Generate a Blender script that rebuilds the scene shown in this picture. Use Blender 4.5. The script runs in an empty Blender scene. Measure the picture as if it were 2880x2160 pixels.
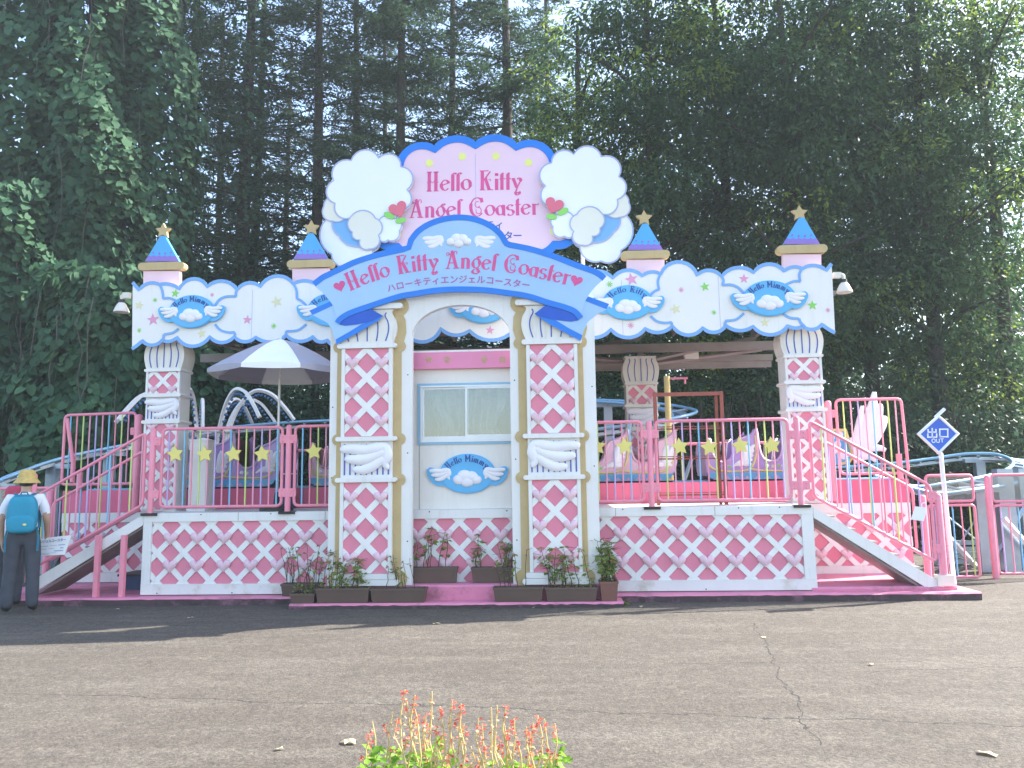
import bpy, bmesh, math, random
import numpy as np
from mathutils import Vector, Matrix

# ------------------------------------------------------------------ scene, camera, light
SC = bpy.context.scene
COL = SC.collection
rad = math.radians
FPX, CAM_H = 2163.0, 1.55                 # focal length in photo pixels, eye height
PITCH, YAW, ROLL = rad(7.06), rad(2.85), rad(-0.84)
CAM_LOC = Vector((0.0, -10.0, CAM_H))
CR = Matrix.Rotation(YAW, 3, 'Z') @ Matrix.Rotation(math.pi / 2 + PITCH, 3, 'X') @ Matrix.Rotation(ROLL, 3, 'Z')
cam_d = bpy.data.cameras.new('camera')
cam_d.sensor_fit = 'HORIZONTAL'; cam_d.sensor_width = 36.0
cam_d.lens = 36.0 * FPX / 2880.0
cam_d.clip_start = 0.05; cam_d.clip_end = 500
cam = bpy.data.objects.new('camera', cam_d); COL.objects.link(cam)
cam.matrix_world = Matrix.Translation(CAM_LOC) @ CR.to_4x4()
SC.camera = cam

SUN_EL, SUN_AZ = 39.5, 22.5                # degrees; azimuth measured from +X (right) towards +Y (behind)
SKY_STRENGTH, SUN_STRENGTH, EXPOSURE = 0.15, 5.0, 1.90
VEIL_HAZE = 0.0011
w = bpy.data.worlds.new('World'); SC.world = w; w.use_nodes = True
nt = w.node_tree; nt.nodes.clear()
sky = nt.nodes.new('ShaderNodeTexSky'); sky.sky_type = 'NISHITA'; sky.sun_disc = False
sky.sun_elevation = rad(SUN_EL)
sky.sun_rotation = rad(90.0 - SUN_AZ)      # sky azimuth runs clockwise from +Y
sky.dust_density = 1.3; sky.air_density = 1.0; sky.ozone_density = 0.3
bg = nt.nodes.new('ShaderNodeBackground'); bg.inputs['Strength'].default_value = SKY_STRENGTH
wo = nt.nodes.new('ShaderNodeOutputWorld')
nt.links.new(sky.outputs[0], bg.inputs[0]); nt.links.new(bg.outputs[0], wo.inputs[0])
sl = bpy.data.lights.new('sun', 'SUN'); sl.energy = SUN_STRENGTH; sl.angle = rad(0.53); sl.color = (1.0, 0.955, 0.88)
so = bpy.data.objects.new('sun', sl); COL.objects.link(so)
sd = Vector((math.cos(rad(SUN_EL)) * math.cos(rad(SUN_AZ)), math.cos(rad(SUN_EL)) * math.sin(rad(SUN_AZ)), math.sin(rad(SUN_EL))))
so.location = sd * 40
so.rotation_euler = sd.to_track_quat('Z', 'Y').to_euler()
vs = SC.view_settings
vs.view_transform = 'Standard'; vs.look = 'None'; vs.gamma = 1.0; vs.exposure = EXPOSURE; vs.use_curve_mapping = False
SC.cycles.max_bounces = 8; SC.cycles.transparent_max_bounces = 12
SC.cycles.diffuse_bounces = 4; SC.cycles.glossy_bounces = 3; SC.cycles.transmission_bounces = 5
SC.cycles.use_denoising = True

# ------------------------------------------------------------------ helpers
def P(u, v, Y):
    """point at depth plane Y that the photo shows at pixel (u, v)"""
    d = CR @ Vector(((u - 1440) / FPX, -(v - 1080) / FPX, -1.0))
    return CAM_LOC + d * ((Y - CAM_LOC.y) / d.y)
def XZ(u, v, Y):
    p = P(u, v, Y); return (p.x, p.z)
def G(u, v, z=0.0):
    d = CR @ Vector(((u - 1440) / FPX, -(v - 1080) / FPX, -1.0))
    return CAM_LOC + d * ((z - CAM_LOC.z) / d.z)

class MB:
    def __init__(s): s.v = []; s.f = []; s.m = []
    def add(s, vs_, fs_, mi=0):
        b = len(s.v); s.v.extend([tuple(q) for q in vs_])
        for f in fs_: s.f.append([b + i for i in f]); s.m.append(mi)
        return s
    def box(s, x0, x1, y0, y1, z0, z1, mi=0):
        vs_ = [(x, y, z) for z in (z0, z1) for y in (y0, y1) for x in (x0, x1)]
        return s.add(vs_, [(0, 2, 3, 1), (4, 5, 7, 6), (0, 1, 5, 4), (2, 6, 7, 3), (0, 4, 6, 2), (1, 3, 7, 5)], mi)
    def prism(s, poly, y0, y1, mi=0):
        """polygon in x,z; y0 is the front (nearer the camera)"""
        a = sum(poly[i][0] * poly[(i + 1) % len(poly)][1] - poly[(i + 1) % len(poly)][0] * poly[i][1] for i in range(len(poly)))
        if a < 0: poly = poly[::-1]
        n = len(poly)
        vs_ = [(x, y0, z) for x, z in poly] + [(x, y1, z) for x, z in poly]
        fs_ = [tuple(range(n)), tuple(range(2 * n - 1, n - 1, -1))]
        fs_ += [(i, n + i, n + (i + 1) % n, (i + 1) % n) for i in range(n)]
        return s.add(vs_, fs_, mi)
    def tube(s, pts, r, n=8, closed=False, mi=0, squash=None, cap=True):
        pts = [Vector(p) for p in pts]; m = len(pts)
        rs = r if isinstance(r, (list, tuple)) else [r] * m
        tans = []
        for i in range(m):
            a = pts[i - 1] if (i > 0 or closed) else pts[i]
            b = pts[(i + 1) % m] if (i < m - 1 or closed) else pts[i]
            t = (b - a); tans.append(t.normalized() if t.length > 1e-9 else Vector((0, 0, 1)))
        ref = Vector((0, 1, 0)) if abs(tans[0].y) < 0.9 else Vector((1, 0, 0))
        nrm = (ref - tans[0] * ref.dot(tans[0])).normalized()
        vs_ = []
        for i in range(m):
            nrm = (nrm - tans[i] * nrm.dot(tans[i])).normalized()
            bn = tans[i].cross(nrm)
            for k in range(n):
                a = 2 * math.pi * k / n
                o = (nrm * math.cos(a) + bn * math.sin(a)) * rs[i]
                if squash: o = Vector((o.x * squash[0], o.y * squash[1], o.z * squash[2]))
                vs_.append(pts[i] + o)
        fs_ = []
        for i in range(m if closed else m - 1):
            j = (i + 1) % m
            for k in range(n):
                l = (k + 1) % n
                fs_.append((i * n + k, i * n + l, j * n + l, j * n + k))
        if not closed and cap:
            fs_.append(tuple(range(n))[::-1]); fs_.append(tuple((m - 1) * n + k for k in range(n)))
        return s.add(vs_, fs_, mi)
    def ball(s, c, rx, ry=None, rz=None, nu=10, nv=6, mi=0):
        ry = rx if ry is None else ry; rz = rx if rz is None else rz
        vs_ = [(c[0], c[1], c[2] - rz)]
        for j in range(1, nv):
            ph = -math.pi / 2 + math.pi * j / nv
            for i in range(nu):
                th = 2 * math.pi * i / nu
                vs_.append((c[0] + rx * math.cos(ph) * math.cos(th), c[1] + ry * math.cos(ph) * math.sin(th), c[2] + rz * math.sin(ph)))
        vs_.append((c[0], c[1], c[2] + rz)); t = len(vs_) - 1
        fs_ = [(0, 1 + (i + 1) % nu, 1 + i) for i in range(nu)]
        for j in range(nv - 2):
            for i in range(nu):
                a = 1 + j * nu + i; b = 1 + j * nu + (i + 1) % nu
                fs_.append((a, b, b + nu, a + nu))
        fs_ += [(t, 1 + (nv - 2) * nu + i, 1 + (nv - 2) * nu + (i + 1) % nu) for i in range(nu)]
        return s.add(vs_, fs_, mi)
    def lathe(s, prof, c, n=14, mi=0):
        """prof: list of (r, z) around the vertical axis through c"""
        vs_ = []; fs_ = []
        for r, z in prof:
            for k in range(n):
                a = 2 * math.pi * k / n; vs_.append((c[0] + r * math.cos(a), c[1] + r * math.sin(a), c[2] + z))
        for i in range(len(prof) - 1):
            for k in range(n):
                l = (k + 1) % n; fs_.append((i * n + k, i * n + l, (i + 1) * n + l, (i + 1) * n + k))
        return s.add(vs_, fs_, mi)
    def puff(s, poly, y, d, rings=(1.0, .95, .8, .55, .25), cen=None, mi=0):
        """pillow-like relief: polygon in x,z swelling towards the camera from plane y"""
        n = len(poly)
        cx = sum(p[0] for p in poly) / n if cen is None else cen[0]; cz = sum(p[1] for p in poly) / n if cen is None else cen[1]
        vs_ = []; fs_ = []
        for q in rings:
            for x, z in poly: vs_.append((cx + (x - cx) * q, y - d * math.sqrt(max(0, 1 - q * q)), cz + (z - cz) * q))
        vs_.append((cx, y - d, cz))
        a = sum(poly[i][0] * poly[(i + 1) % n][1] - poly[(i + 1) % n][0] * poly[i][1] for i in range(n))
        for i in range(len(rings) - 1):
            for k in range(n):
                l = (k + 1) % n
                f = (i * n + k, i * n + l, (i + 1) * n + l, (i + 1) * n + k); fs_.append(f if a > 0 else f[::-1])
        for k in range(n):
            f = ((len(rings) - 1) * n + k, (len(rings) - 1) * n + (k + 1) % n, len(rings) * n); fs_.append(f if a > 0 else f[::-1])
        return s.add(vs_, fs_, mi)
    def ribbon(s, pts, w_, y0, y1, mi=0, closed=False):
        """flat strip along a polyline in x,z, of width w_ (number or list), between depths y0 (front) and y1"""
        m = len(pts); L = []; R_ = []
        for i in range(m):
            a = pts[i - 1] if (i > 0 or closed) else pts[i]; b = pts[(i + 1) % m] if (i < m - 1 or closed) else pts[i]
            dx, dz = b[0] - a[0], b[1] - a[1]; l = math.hypot(dx, dz) or 1e-9
            h = (w_[i] if isinstance(w_, (list, tuple)) else w_) / 2
            L.append((pts[i][0] - dz / l * h, pts[i][1] + dx / l * h)); R_.append((pts[i][0] + dz / l * h, pts[i][1] - dx / l * h))
        vs_ = [(x, y0, z) for x, z in L] + [(x, y0, z) for x, z in R_] + [(x, y1, z) for x, z in L] + [(x, y1, z) for x, z in R_]
        fs_ = []
        for i in range(m if closed else m - 1):
            j = (i + 1) % m
            fs_ += [(m + i, m + j, j, i), (2 * m + i, 2 * m + j, 3 * m + j, 3 * m + i), (i, j, 2 * m + j, 2 * m + i), (m + j, m + i, 3 * m + i, 3 * m + j)]
        if not closed: fs_ += [(0, 2 * m, 3 * m, m), (m - 1, 2 * m - 1, 4 * m - 1, 3 * m - 1)]
        return s.add(vs_, fs_, mi)

def world_origin(o):
    p = Vector((0, 0, 0))
    while o is not None: p += o.location; o = o.parent
    return p
def tag(o, label=None, cat=None, group=None, kind=None):
    if label: o['label'] = label
    if cat: o['category'] = cat
    if group: o['group'] = group
    if kind: o['kind'] = kind
    return o
def mesh_of(name, mb, mats, smooth=None, off=Vector((0, 0, 0)), recalc=True):
    me = bpy.data.meshes.new(name)
    me.from_pydata([(x - off.x, y - off.y, z - off.z) for x, y, z in mb.v], [], mb.f)
    for m_ in (mats if isinstance(mats, (list, tuple)) else [mats]): me.materials.append(m_)
    if any(mb.m): me.polygons.foreach_set('material_index', mb.m)
    if recalc:
        bm = bmesh.new(); bm.from_mesh(me); bmesh.ops.recalc_face_normals(bm, faces=bm.faces); bm.to_mesh(me); bm.free()
    if smooth is not None:
        me.polygons.foreach_set('use_smooth', [True] * len(me.polygons))
        me.set_sharp_from_angle(angle=rad(smooth))
    me.update(); return me
def part(name, mb, mats, parent=None, smooth=None, loc=None, recalc=True, kind=None, label=None):
    """mesh vertices are given in world coordinates; the object is placed under its parent"""
    off = world_origin(parent) if parent is not None else Vector((0, 0, 0))
    if loc is not None: off = Vector(loc)
    o = bpy.data.objects.new(name, mesh_of(name, mb, mats, smooth, off, recalc)); COL.objects.link(o)
    if parent is not None: o.parent = parent
    if loc is not None: o.location = Vector(loc) - (world_origin(parent) if parent is not None else Vector((0, 0, 0)))
    if kind: o['kind'] = kind
    if label: o['label'] = label
    return o
def piece(name, me, parent, loc, rot=None, scale=None):
    """an object that shares mesh data, placed at a world position under its parent"""
    o = bpy.data.objects.new(name, me); COL.objects.link(o); o.parent = parent
    o.location = Vector(loc) - (world_origin(parent) if parent is not None else Vector((0, 0, 0)))
    if rot: o.rotation_euler = rot
    if scale: o.scale = scale if isinstance(scale, (tuple, list)) else (scale,) * 3
    return o
def thing(name, label, cat, loc=(0, 0, 0), group=None):
    o = bpy.data.objects.new(name, None); COL.objects.link(o); o.location = loc; o.empty_display_size = 0.1
    return tag(o, label, cat, group)

# ------------------------------------------------------------------ materials
MAT = {}
def mat(name, rgb, rough=0.5, var=0.10, vscale=3.0, bump=0.0, bscale=60.0, dirt=0.0, dirt_rgb=(0.25, 0.2, 0.14), metallic=0.0, spec=0.4, streak=False, rgb2=None, coat=0.0):
    m = bpy.data.materials.new(name); m.use_nodes = True; t = m.node_tree; N = t.nodes; L = t.links
    b = N['Principled BSDF']; b.inputs['Roughness'].default_value = rough; b.inputs['Metallic'].default_value = metallic
    b.inputs['Specular IOR Level'].default_value = spec; b.inputs['Coat Weight'].default_value = coat
    tc = N.new('ShaderNodeNewGeometry')
    n1 = N.new('ShaderNodeTexNoise'); n1.inputs['Scale'].default_value = vscale; n1.inputs['Detail'].default_value = 5; n1.inputs['Roughness'].default_value = 0.6
    L.new(tc.outputs['Position'], n1.inputs['Vector'])
    mx = N.new('ShaderNodeMix'); mx.data_type = 'RGBA'
    c2 = rgb2 if rgb2 else tuple(c * (1 - 2 * var) for c in rgb)
    c1 = rgb if rgb2 else tuple(min(1, c * (1 + 0.6 * var)) for c in rgb)
    mx.inputs['A'].default_value = (*c1, 1); mx.inputs['B'].default_value = (*c2, 1)
    L.new(n1.outputs['Fac'], mx.inputs['Factor'])
    out = mx.outputs['Result']
    if dirt > 0:
        mp = N.new('ShaderNodeMapping'); mp.inputs['Scale'].default_value = (9, 9, 0.9) if streak else (2.2, 2.2, 2.2)
        L.new(tc.outputs['Position'], mp.inputs['Vector'])
        n2 = N.new('ShaderNodeTexNoise'); n2.inputs['Scale'].default_value = 1.3; n2.inputs['Detail'].default_value = 8; n2.inputs['Roughness'].default_value = 0.7
        L.new(mp.outputs[0], n2.inputs['Vector'])
        rp = N.new('ShaderNodeValToRGB'); rp.color_ramp.elements[0].position = 0.52; rp.color_ramp.elements[1].position = 0.78
        rp.color_ramp.elements[0].color = (0, 0, 0, 1); rp.color_ramp.elements[1].color = (dirt, dirt, dirt, 1)
        L.new(n2.outputs['Fac'], rp.inputs[0])
        m2 = N.new('ShaderNodeMix'); m2.data_type = 'RGBA'; m2.inputs['B'].default_value = (*dirt_rgb, 1)
        L.new(rp.outputs[0], m2.inputs['Factor']); L.new(out, m2.inputs['A']); out = m2.outputs['Result']
    L.new(out, b.inputs['Base Color'])
    n4 = N.new('ShaderNodeMath'); n4.operation = 'MULTIPLY_ADD'; n4.inputs[1].default_value = 0.25; n4.inputs[2].default_value = max(0.02, rough - 0.12)
    L.new(n1.outputs['Fac'], n4.inputs[0]); L.new(n4.outputs[0], b.inputs['Roughness'])
    if bump > 0:
        n3 = N.new('ShaderNodeTexNoise'); n3.inputs['Scale'].default_value = bscale; n3.inputs['Detail'].default_value = 4
        L.new(tc.outputs['Position'], n3.inputs['Vector'])
        bp = N.new('ShaderNodeBump'); bp.inputs['Strength'].default_value = bump; bp.inputs['Distance'].default_value = 0.02
        L.new(n3.outputs['Fac'], bp.inputs['Height']); L.new(bp.outputs[0], b.inputs['Normal'])
    MAT[name] = m; return m
def leaf_mat(name, c1, c2, trans=0.35, rough=0.5, tcol=None):
    m = bpy.data.materials.new(name); m.use_nodes = True; t = m.node_tree; N = t.nodes; L = t.links
    b = N['Principled BSDF']; b.inputs['Roughness'].default_value = rough; b.inputs['Specular IOR Level'].default_value = 0.2
    g = N.new('ShaderNodeNewGeometry')
    n1 = N.new('ShaderNodeTexNoise'); n1.inputs['Scale'].default_value = 0.7; n1.inputs['Detail'].default_value = 3
    L.new(g.outputs['Position'], n1.inputs['Vector'])
    ad = N.new('ShaderNodeMath'); ad.operation = 'MULTIPLY_ADD'; ad.inputs[1].default_value = 0.6
    L.new(g.outputs['Random Per Island'], ad.inputs[0])
    sb = N.new('ShaderNodeMath'); sb.operation = 'MULTIPLY'; sb.inputs[1].default_value = 0.5
    L.new(n1.outputs['Fac'], sb.inputs[0]); L.new(sb.outputs[0], ad.inputs[2])
    mx = N.new('ShaderNodeMix'); mx.data_type = 'RGBA'; mx.inputs['A'].default_value = (*c1, 1); mx.inputs['B'].default_value = (*c2, 1)
    L.new(ad.outputs[0], mx.inputs['Factor']); L.new(mx.outputs['Result'], b.inputs['Base Color'])
    tr = N.new('ShaderNodeBsdfTranslucent')
    if tcol: tr.inputs[0].default_value = (*tcol, 1)
    else: L.new(mx.outputs['Result'], tr.inputs[0])
    ms = N.new('ShaderNodeMixShader'); ms.inputs[0].default_value = trans
    L.new(b.outputs[0], ms.inputs[1]); L.new(tr.outputs[0], ms.inputs[2])
    L.new(ms.outputs[0], N['Material Output'].inputs['Surface'])
    MAT[name] = m; return m

M_WHITE = mat('white_paint', (0.77, 0.755, 0.73), 0.45, 0.05, 2.0, dirt=0.35, dirt_rgb=(0.42, 0.38, 0.30), streak=True)
M_LATT = mat('lattice_white', (0.80, 0.79, 0.765), 0.42, 0.05, 4.0, dirt=0.3, dirt_rgb=(0.45, 0.38, 0.27), streak=True)
M_CREAM = mat('cream_column', (0.76, 0.73, 0.67), 0.45, 0.07, 5.0, dirt=0.5, dirt_rgb=(0.38, 0.34, 0.26), streak=True)
M_BOARD = mat('cloud_board_white', (0.80, 0.785, 0.75), 0.5, 0.05, 1.6, dirt=0.25, dirt_rgb=(0.5, 0.47, 0.40), streak=True)
M_PINKPAN = mat('diamond_pink', (0.75, 0.23, 0.32), 0.5, 0.08, 2.5, dirt=0.25, dirt_rgb=(0.48, 0.20, 0.20), streak=True)
M_RAIL = mat('rail_pink', (0.85, 0.28, 0.37), 0.38, 0.08, 9.0, dirt=0.2, dirt_rgb=(0.5, 0.18, 0.14))
M_WALLPINK = mat('track_wall_pink', (0.74, 0.14, 0.25), 0.5, 0.1, 2.0, dirt=0.3, dirt_rgb=(0.36, 0.12, 0.14), streak=True)
M_HEART = mat('heart_pale_pink', (0.74, 0.51, 0.57), 0.35, 0.05, 8.0, dirt=0.2, dirt_rgb=(0.5, 0.36, 0.30))
M_GOLD = mat('gold_trim', (0.54, 0.40, 0.19), 0.45, 0.12, 6.0, dirt=0.4, dirt_rgb=(0.27, 0.2, 0.1), streak=True)
M_BLUE = mat('border_blue', (0.015, 0.20, 0.72), 0.4, 0.12, 2.5)
M_DEEPBLUE = mat('fold_blue', (0.01, 0.10, 0.56), 0.4, 0.15, 2.5)
M_SKYB = mat('banner_light_blue', (0.42, 0.60, 0.76), 0.4, 0.0, 1.1, rgb2=(0.25, 0.44, 0.72))
M_OUTL = mat('cloud_outline_blue', (0.19, 0.40, 0.74), 0.45, 0.08, 6.0)
M_PLAQ = mat('plaque_blue', (0.11, 0.44, 0.76), 0.4, 0.06, 6.0)
M_NAVY = mat('letter_navy', (0.02, 0.07, 0.30), 0.4, 0.05)
M_STRIPE = mat('stripe_blue', (0.07, 0.11, 0.42), 0.45, 0.1, 9.0)
M_LETTER = mat('letter_pink', (0.72, 0.085, 0.28), 0.4, 0.12, 7.0)
M_LETTER2 = mat('kana_mauve', (0.42, 0.09, 0.30), 0.4, 0.05)
M_BILL = mat('billboard_pink', (0.80, 0.56, 0.66), 0.45, 0.05, 1.4)
M_BODYPINK = mat('turret_pink', (0.82, 0.57, 0.63), 0.45, 0.05, 3.0)
M_TBLUE = mat('turret_blue', (0.08, 0.39, 0.82), 0.42, 0.06, 4.0)
M_TPURP = mat('turret_purple', (0.26, 0.17, 0.56), 0.42, 0.06, 4.0)
M_YELLOW = mat('star_yellow', (0.76, 0.66, 0.18), 0.4, 0.06, 8.0)
M_DOT = mat('dot_yellow', (0.78, 0.78, 0.22), 0.45, 0.04)
M_STARCREAM = mat('star_cream', (0.72, 0.68, 0.42), 0.5, 0.05)
M_STARPINK = mat('star_pink', (0.74, 0.32, 0.50), 0.5, 0.05)
M_GREEN = mat('star_green', (0.25, 0.62, 0.12), 0.5, 0.05)
M_RED = mat('heart_red', (0.70, 0.14, 0.20), 0.4, 0.05)
M_LILACLINE = mat('outline_lilac', (0.38, 0.42, 0.62), 0.45, 0.05)
M_SOFTBLUE = mat('soft_blue', (0.18, 0.42, 0.74), 0.45, 0.05, 3.0)
M_CREAMY = mat('cream_patch', (0.74, 0.72, 0.62), 0.45, 0.04)
M_BLACK = mat('black_rubber', (0.02, 0.02, 0.025), 0.6, 0.1)
M_DARK = mat('dark_steel', (0.03, 0.033, 0.04), 0.5, 0.15)
M_BEAM = mat('roof_beam', (0.30, 0.27, 0.25), 0.6, 0.15, 4.0, dirt=0.4, dirt_rgb=(0.16, 0.12, 0.09))
M_GALV = mat('track_steel', (0.40, 0.48, 0.56), 0.32, 0.15, 4.0, metallic=0.55, dirt=0.3, dirt_rgb=(0.16, 0.15, 0.15))
M_TRACKBLUE = mat('track_rail_blue', (0.26, 0.48, 0.66), 0.35, 0.12, 4.0, metallic=0.15)
M_RUST = mat('rust_red', (0.36, 0.10, 0.07), 0.65, 0.2, 14.0, bump=0.2, dirt=0.4, dirt_rgb=(0.14, 0.06, 0.03))
M_PURPLE = mat('car_purple', (0.42, 0.28, 0.60), 0.3, 0.06, 4.0, coat=0.3)
M_CARPINK = mat('car_pink', (0.74, 0.46, 0.58), 0.3, 0.06, 4.0, coat=0.3)
M_LILAC = mat('car_lilac', (0.58, 0.40, 0.66), 0.3, 0.05, 4.0, coat=0.3)
M_CARBLUE = mat('car_blue', (0.12, 0.42, 0.70), 0.3, 0.06, 4.0, coat=0.3)
M_CARYEL = mat('car_yellow', (0.72, 0.60, 0.24), 0.35, 0.06, 6.0)
M_SEAT = mat('seat_maroon', (0.11, 0.035, 0.04), 0.5, 0.15, 8.0)
M_WING = mat('wing_white', (0.80, 0.78, 0.82), 0.4, 0.03, 5.0)
M_PLANTER = mat('planter_brown', (0.125, 0.078, 0.060), 0.55, 0.12, 5.0, bump=0.08, bscale=90)
M_PLANTSUN = mat('planter_brown_sunlit', (0.20, 0.085, 0.065), 0.6, 0.12, 6.0)  # brown plastic; the red of its sunlit side is put into the colour
M_SOIL = mat('soil', (0.05, 0.035, 0.025), 0.9, 0.3, 20.0, bump=0.6, bscale=70)
M_PLINTH = mat('plinth_pink', (0.74, 0.24, 0.36), 0.6, 0.12, 3.0, bump=0.15, bscale=50, dirt=0.85, dirt_rgb=(0.10, 0.06, 0.06))
M_PLINTHEDGE = mat('plinth_edge', (0.09, 0.055, 0.06), 0.8, 0.3, 6.0, bump=0.4, bscale=40, dirt=0.9, dirt_rgb=(0.42, 0.17, 0.26))
M_BARS = [mat('bar_lilac', (0.50, 0.40, 0.70), 0.4, 0.06), mat('bar_salmon', (0.80, 0.30, 0.42), 0.4, 0.06), mat('bar_blue', (0.20, 0.52, 0.76), 0.4, 0.06),
          M_RAIL, mat('bar_lime', (0.58, 0.70, 0.22), 0.4, 0.06), mat('bar_rose', (0.78, 0.36, 0.48), 0.4, 0.06)]
M_UMBW = mat('umbrella_white', (0.78, 0.79, 0.80), 0.7, 0.05, 5.0)
M_UMBG = mat('umbrella_grey', (0.34, 0.33, 0.40), 0.7, 0.06, 5.0)
M_ALU = mat('aluminium', (0.66, 0.68, 0.70), 0.35, 0.05, 6.0, metallic=0.35)
M_BULB = mat('bulb_blue', (0.05, 0.16, 0.34), 0.15, 0.3, 7.0, spec=0.7)
M_SIGNBLUE = mat('sign_blue', (0.04, 0.13, 0.58), 0.35, 0.05)
M_SIGNWHITE = mat('sign_white', (0.80, 0.81, 0.82), 0.4, 0.03)
M_LAMP = mat('lamp_white', (0.72, 0.68, 0.60), 0.4, 0.08, 8.0)
M_WOOD = mat('pale_wood', (0.50, 0.38, 0.22), 0.6, 0.15, 9.0)
M_TARP = mat('tarp_blue', (0.03, 0.06, 0.16), 0.5, 0.2, 6.0)
M_CURTAIN = mat('curtain', (0.40, 0.42, 0.44), 0.8, 0.25, 5.0)
M_WEIGHT = mat('sandbag_white', (0.74, 0.74, 0.68), 0.6, 0.08, 9.0)

# glass that shows what lies behind and mirrors the sky
def glass_mat(name, tint, refl=0.12, rough=0.02, haze=0.0):
    m = bpy.data.materials.new(name); m.use_nodes = True; t = m.node_tree; N = t.nodes; L = t.links
    N.remove(N['Principled BSDF'])
    tr = N.new('ShaderNodeBsdfTransparent'); tr.inputs[0].default_value = (*tint, 1)
    gl = N.new('ShaderNodeBsdfGlossy'); gl.inputs['Roughness'].default_value = rough
    fr = N.new('ShaderNodeFresnel'); fr.inputs[0].default_value = 1.5
    ad = N.new('ShaderNodeMath'); ad.operation = 'ADD'; ad.inputs[1].default_value = refl; L.new(fr.outputs[0], ad.inputs[0])
    ms = N.new('ShaderNodeMixShader'); L.new(ad.outputs[0], ms.inputs[0]); L.new(tr.outputs[0], ms.inputs[1]); L.new(gl.outputs[0], ms.inputs[2])
    o = ms.outputs[0]
    if haze > 0:
        df = N.new('ShaderNodeBsdfDiffuse'); df.inputs[0].default_value = (0.6, 0.6, 0.58, 1)
        m3 = N.new('ShaderNodeMixShader'); m3.inputs[0].default_value = haze; L.new(o, m3.inputs[1]); L.new(df.outputs[0], m3.inputs[2]); o = m3.outputs[0]
    L.new(o, N['Material Output'].inputs['Surface']); MAT[name] = m; return m
M_GLASS = glass_mat('window_glass', (0.82, 0.86, 0.86), 0.09)
M_ACRYL = glass_mat('clear_panel', (0.85, 0.86, 0.84), 0.04, 0.08, 0.10)

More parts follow.
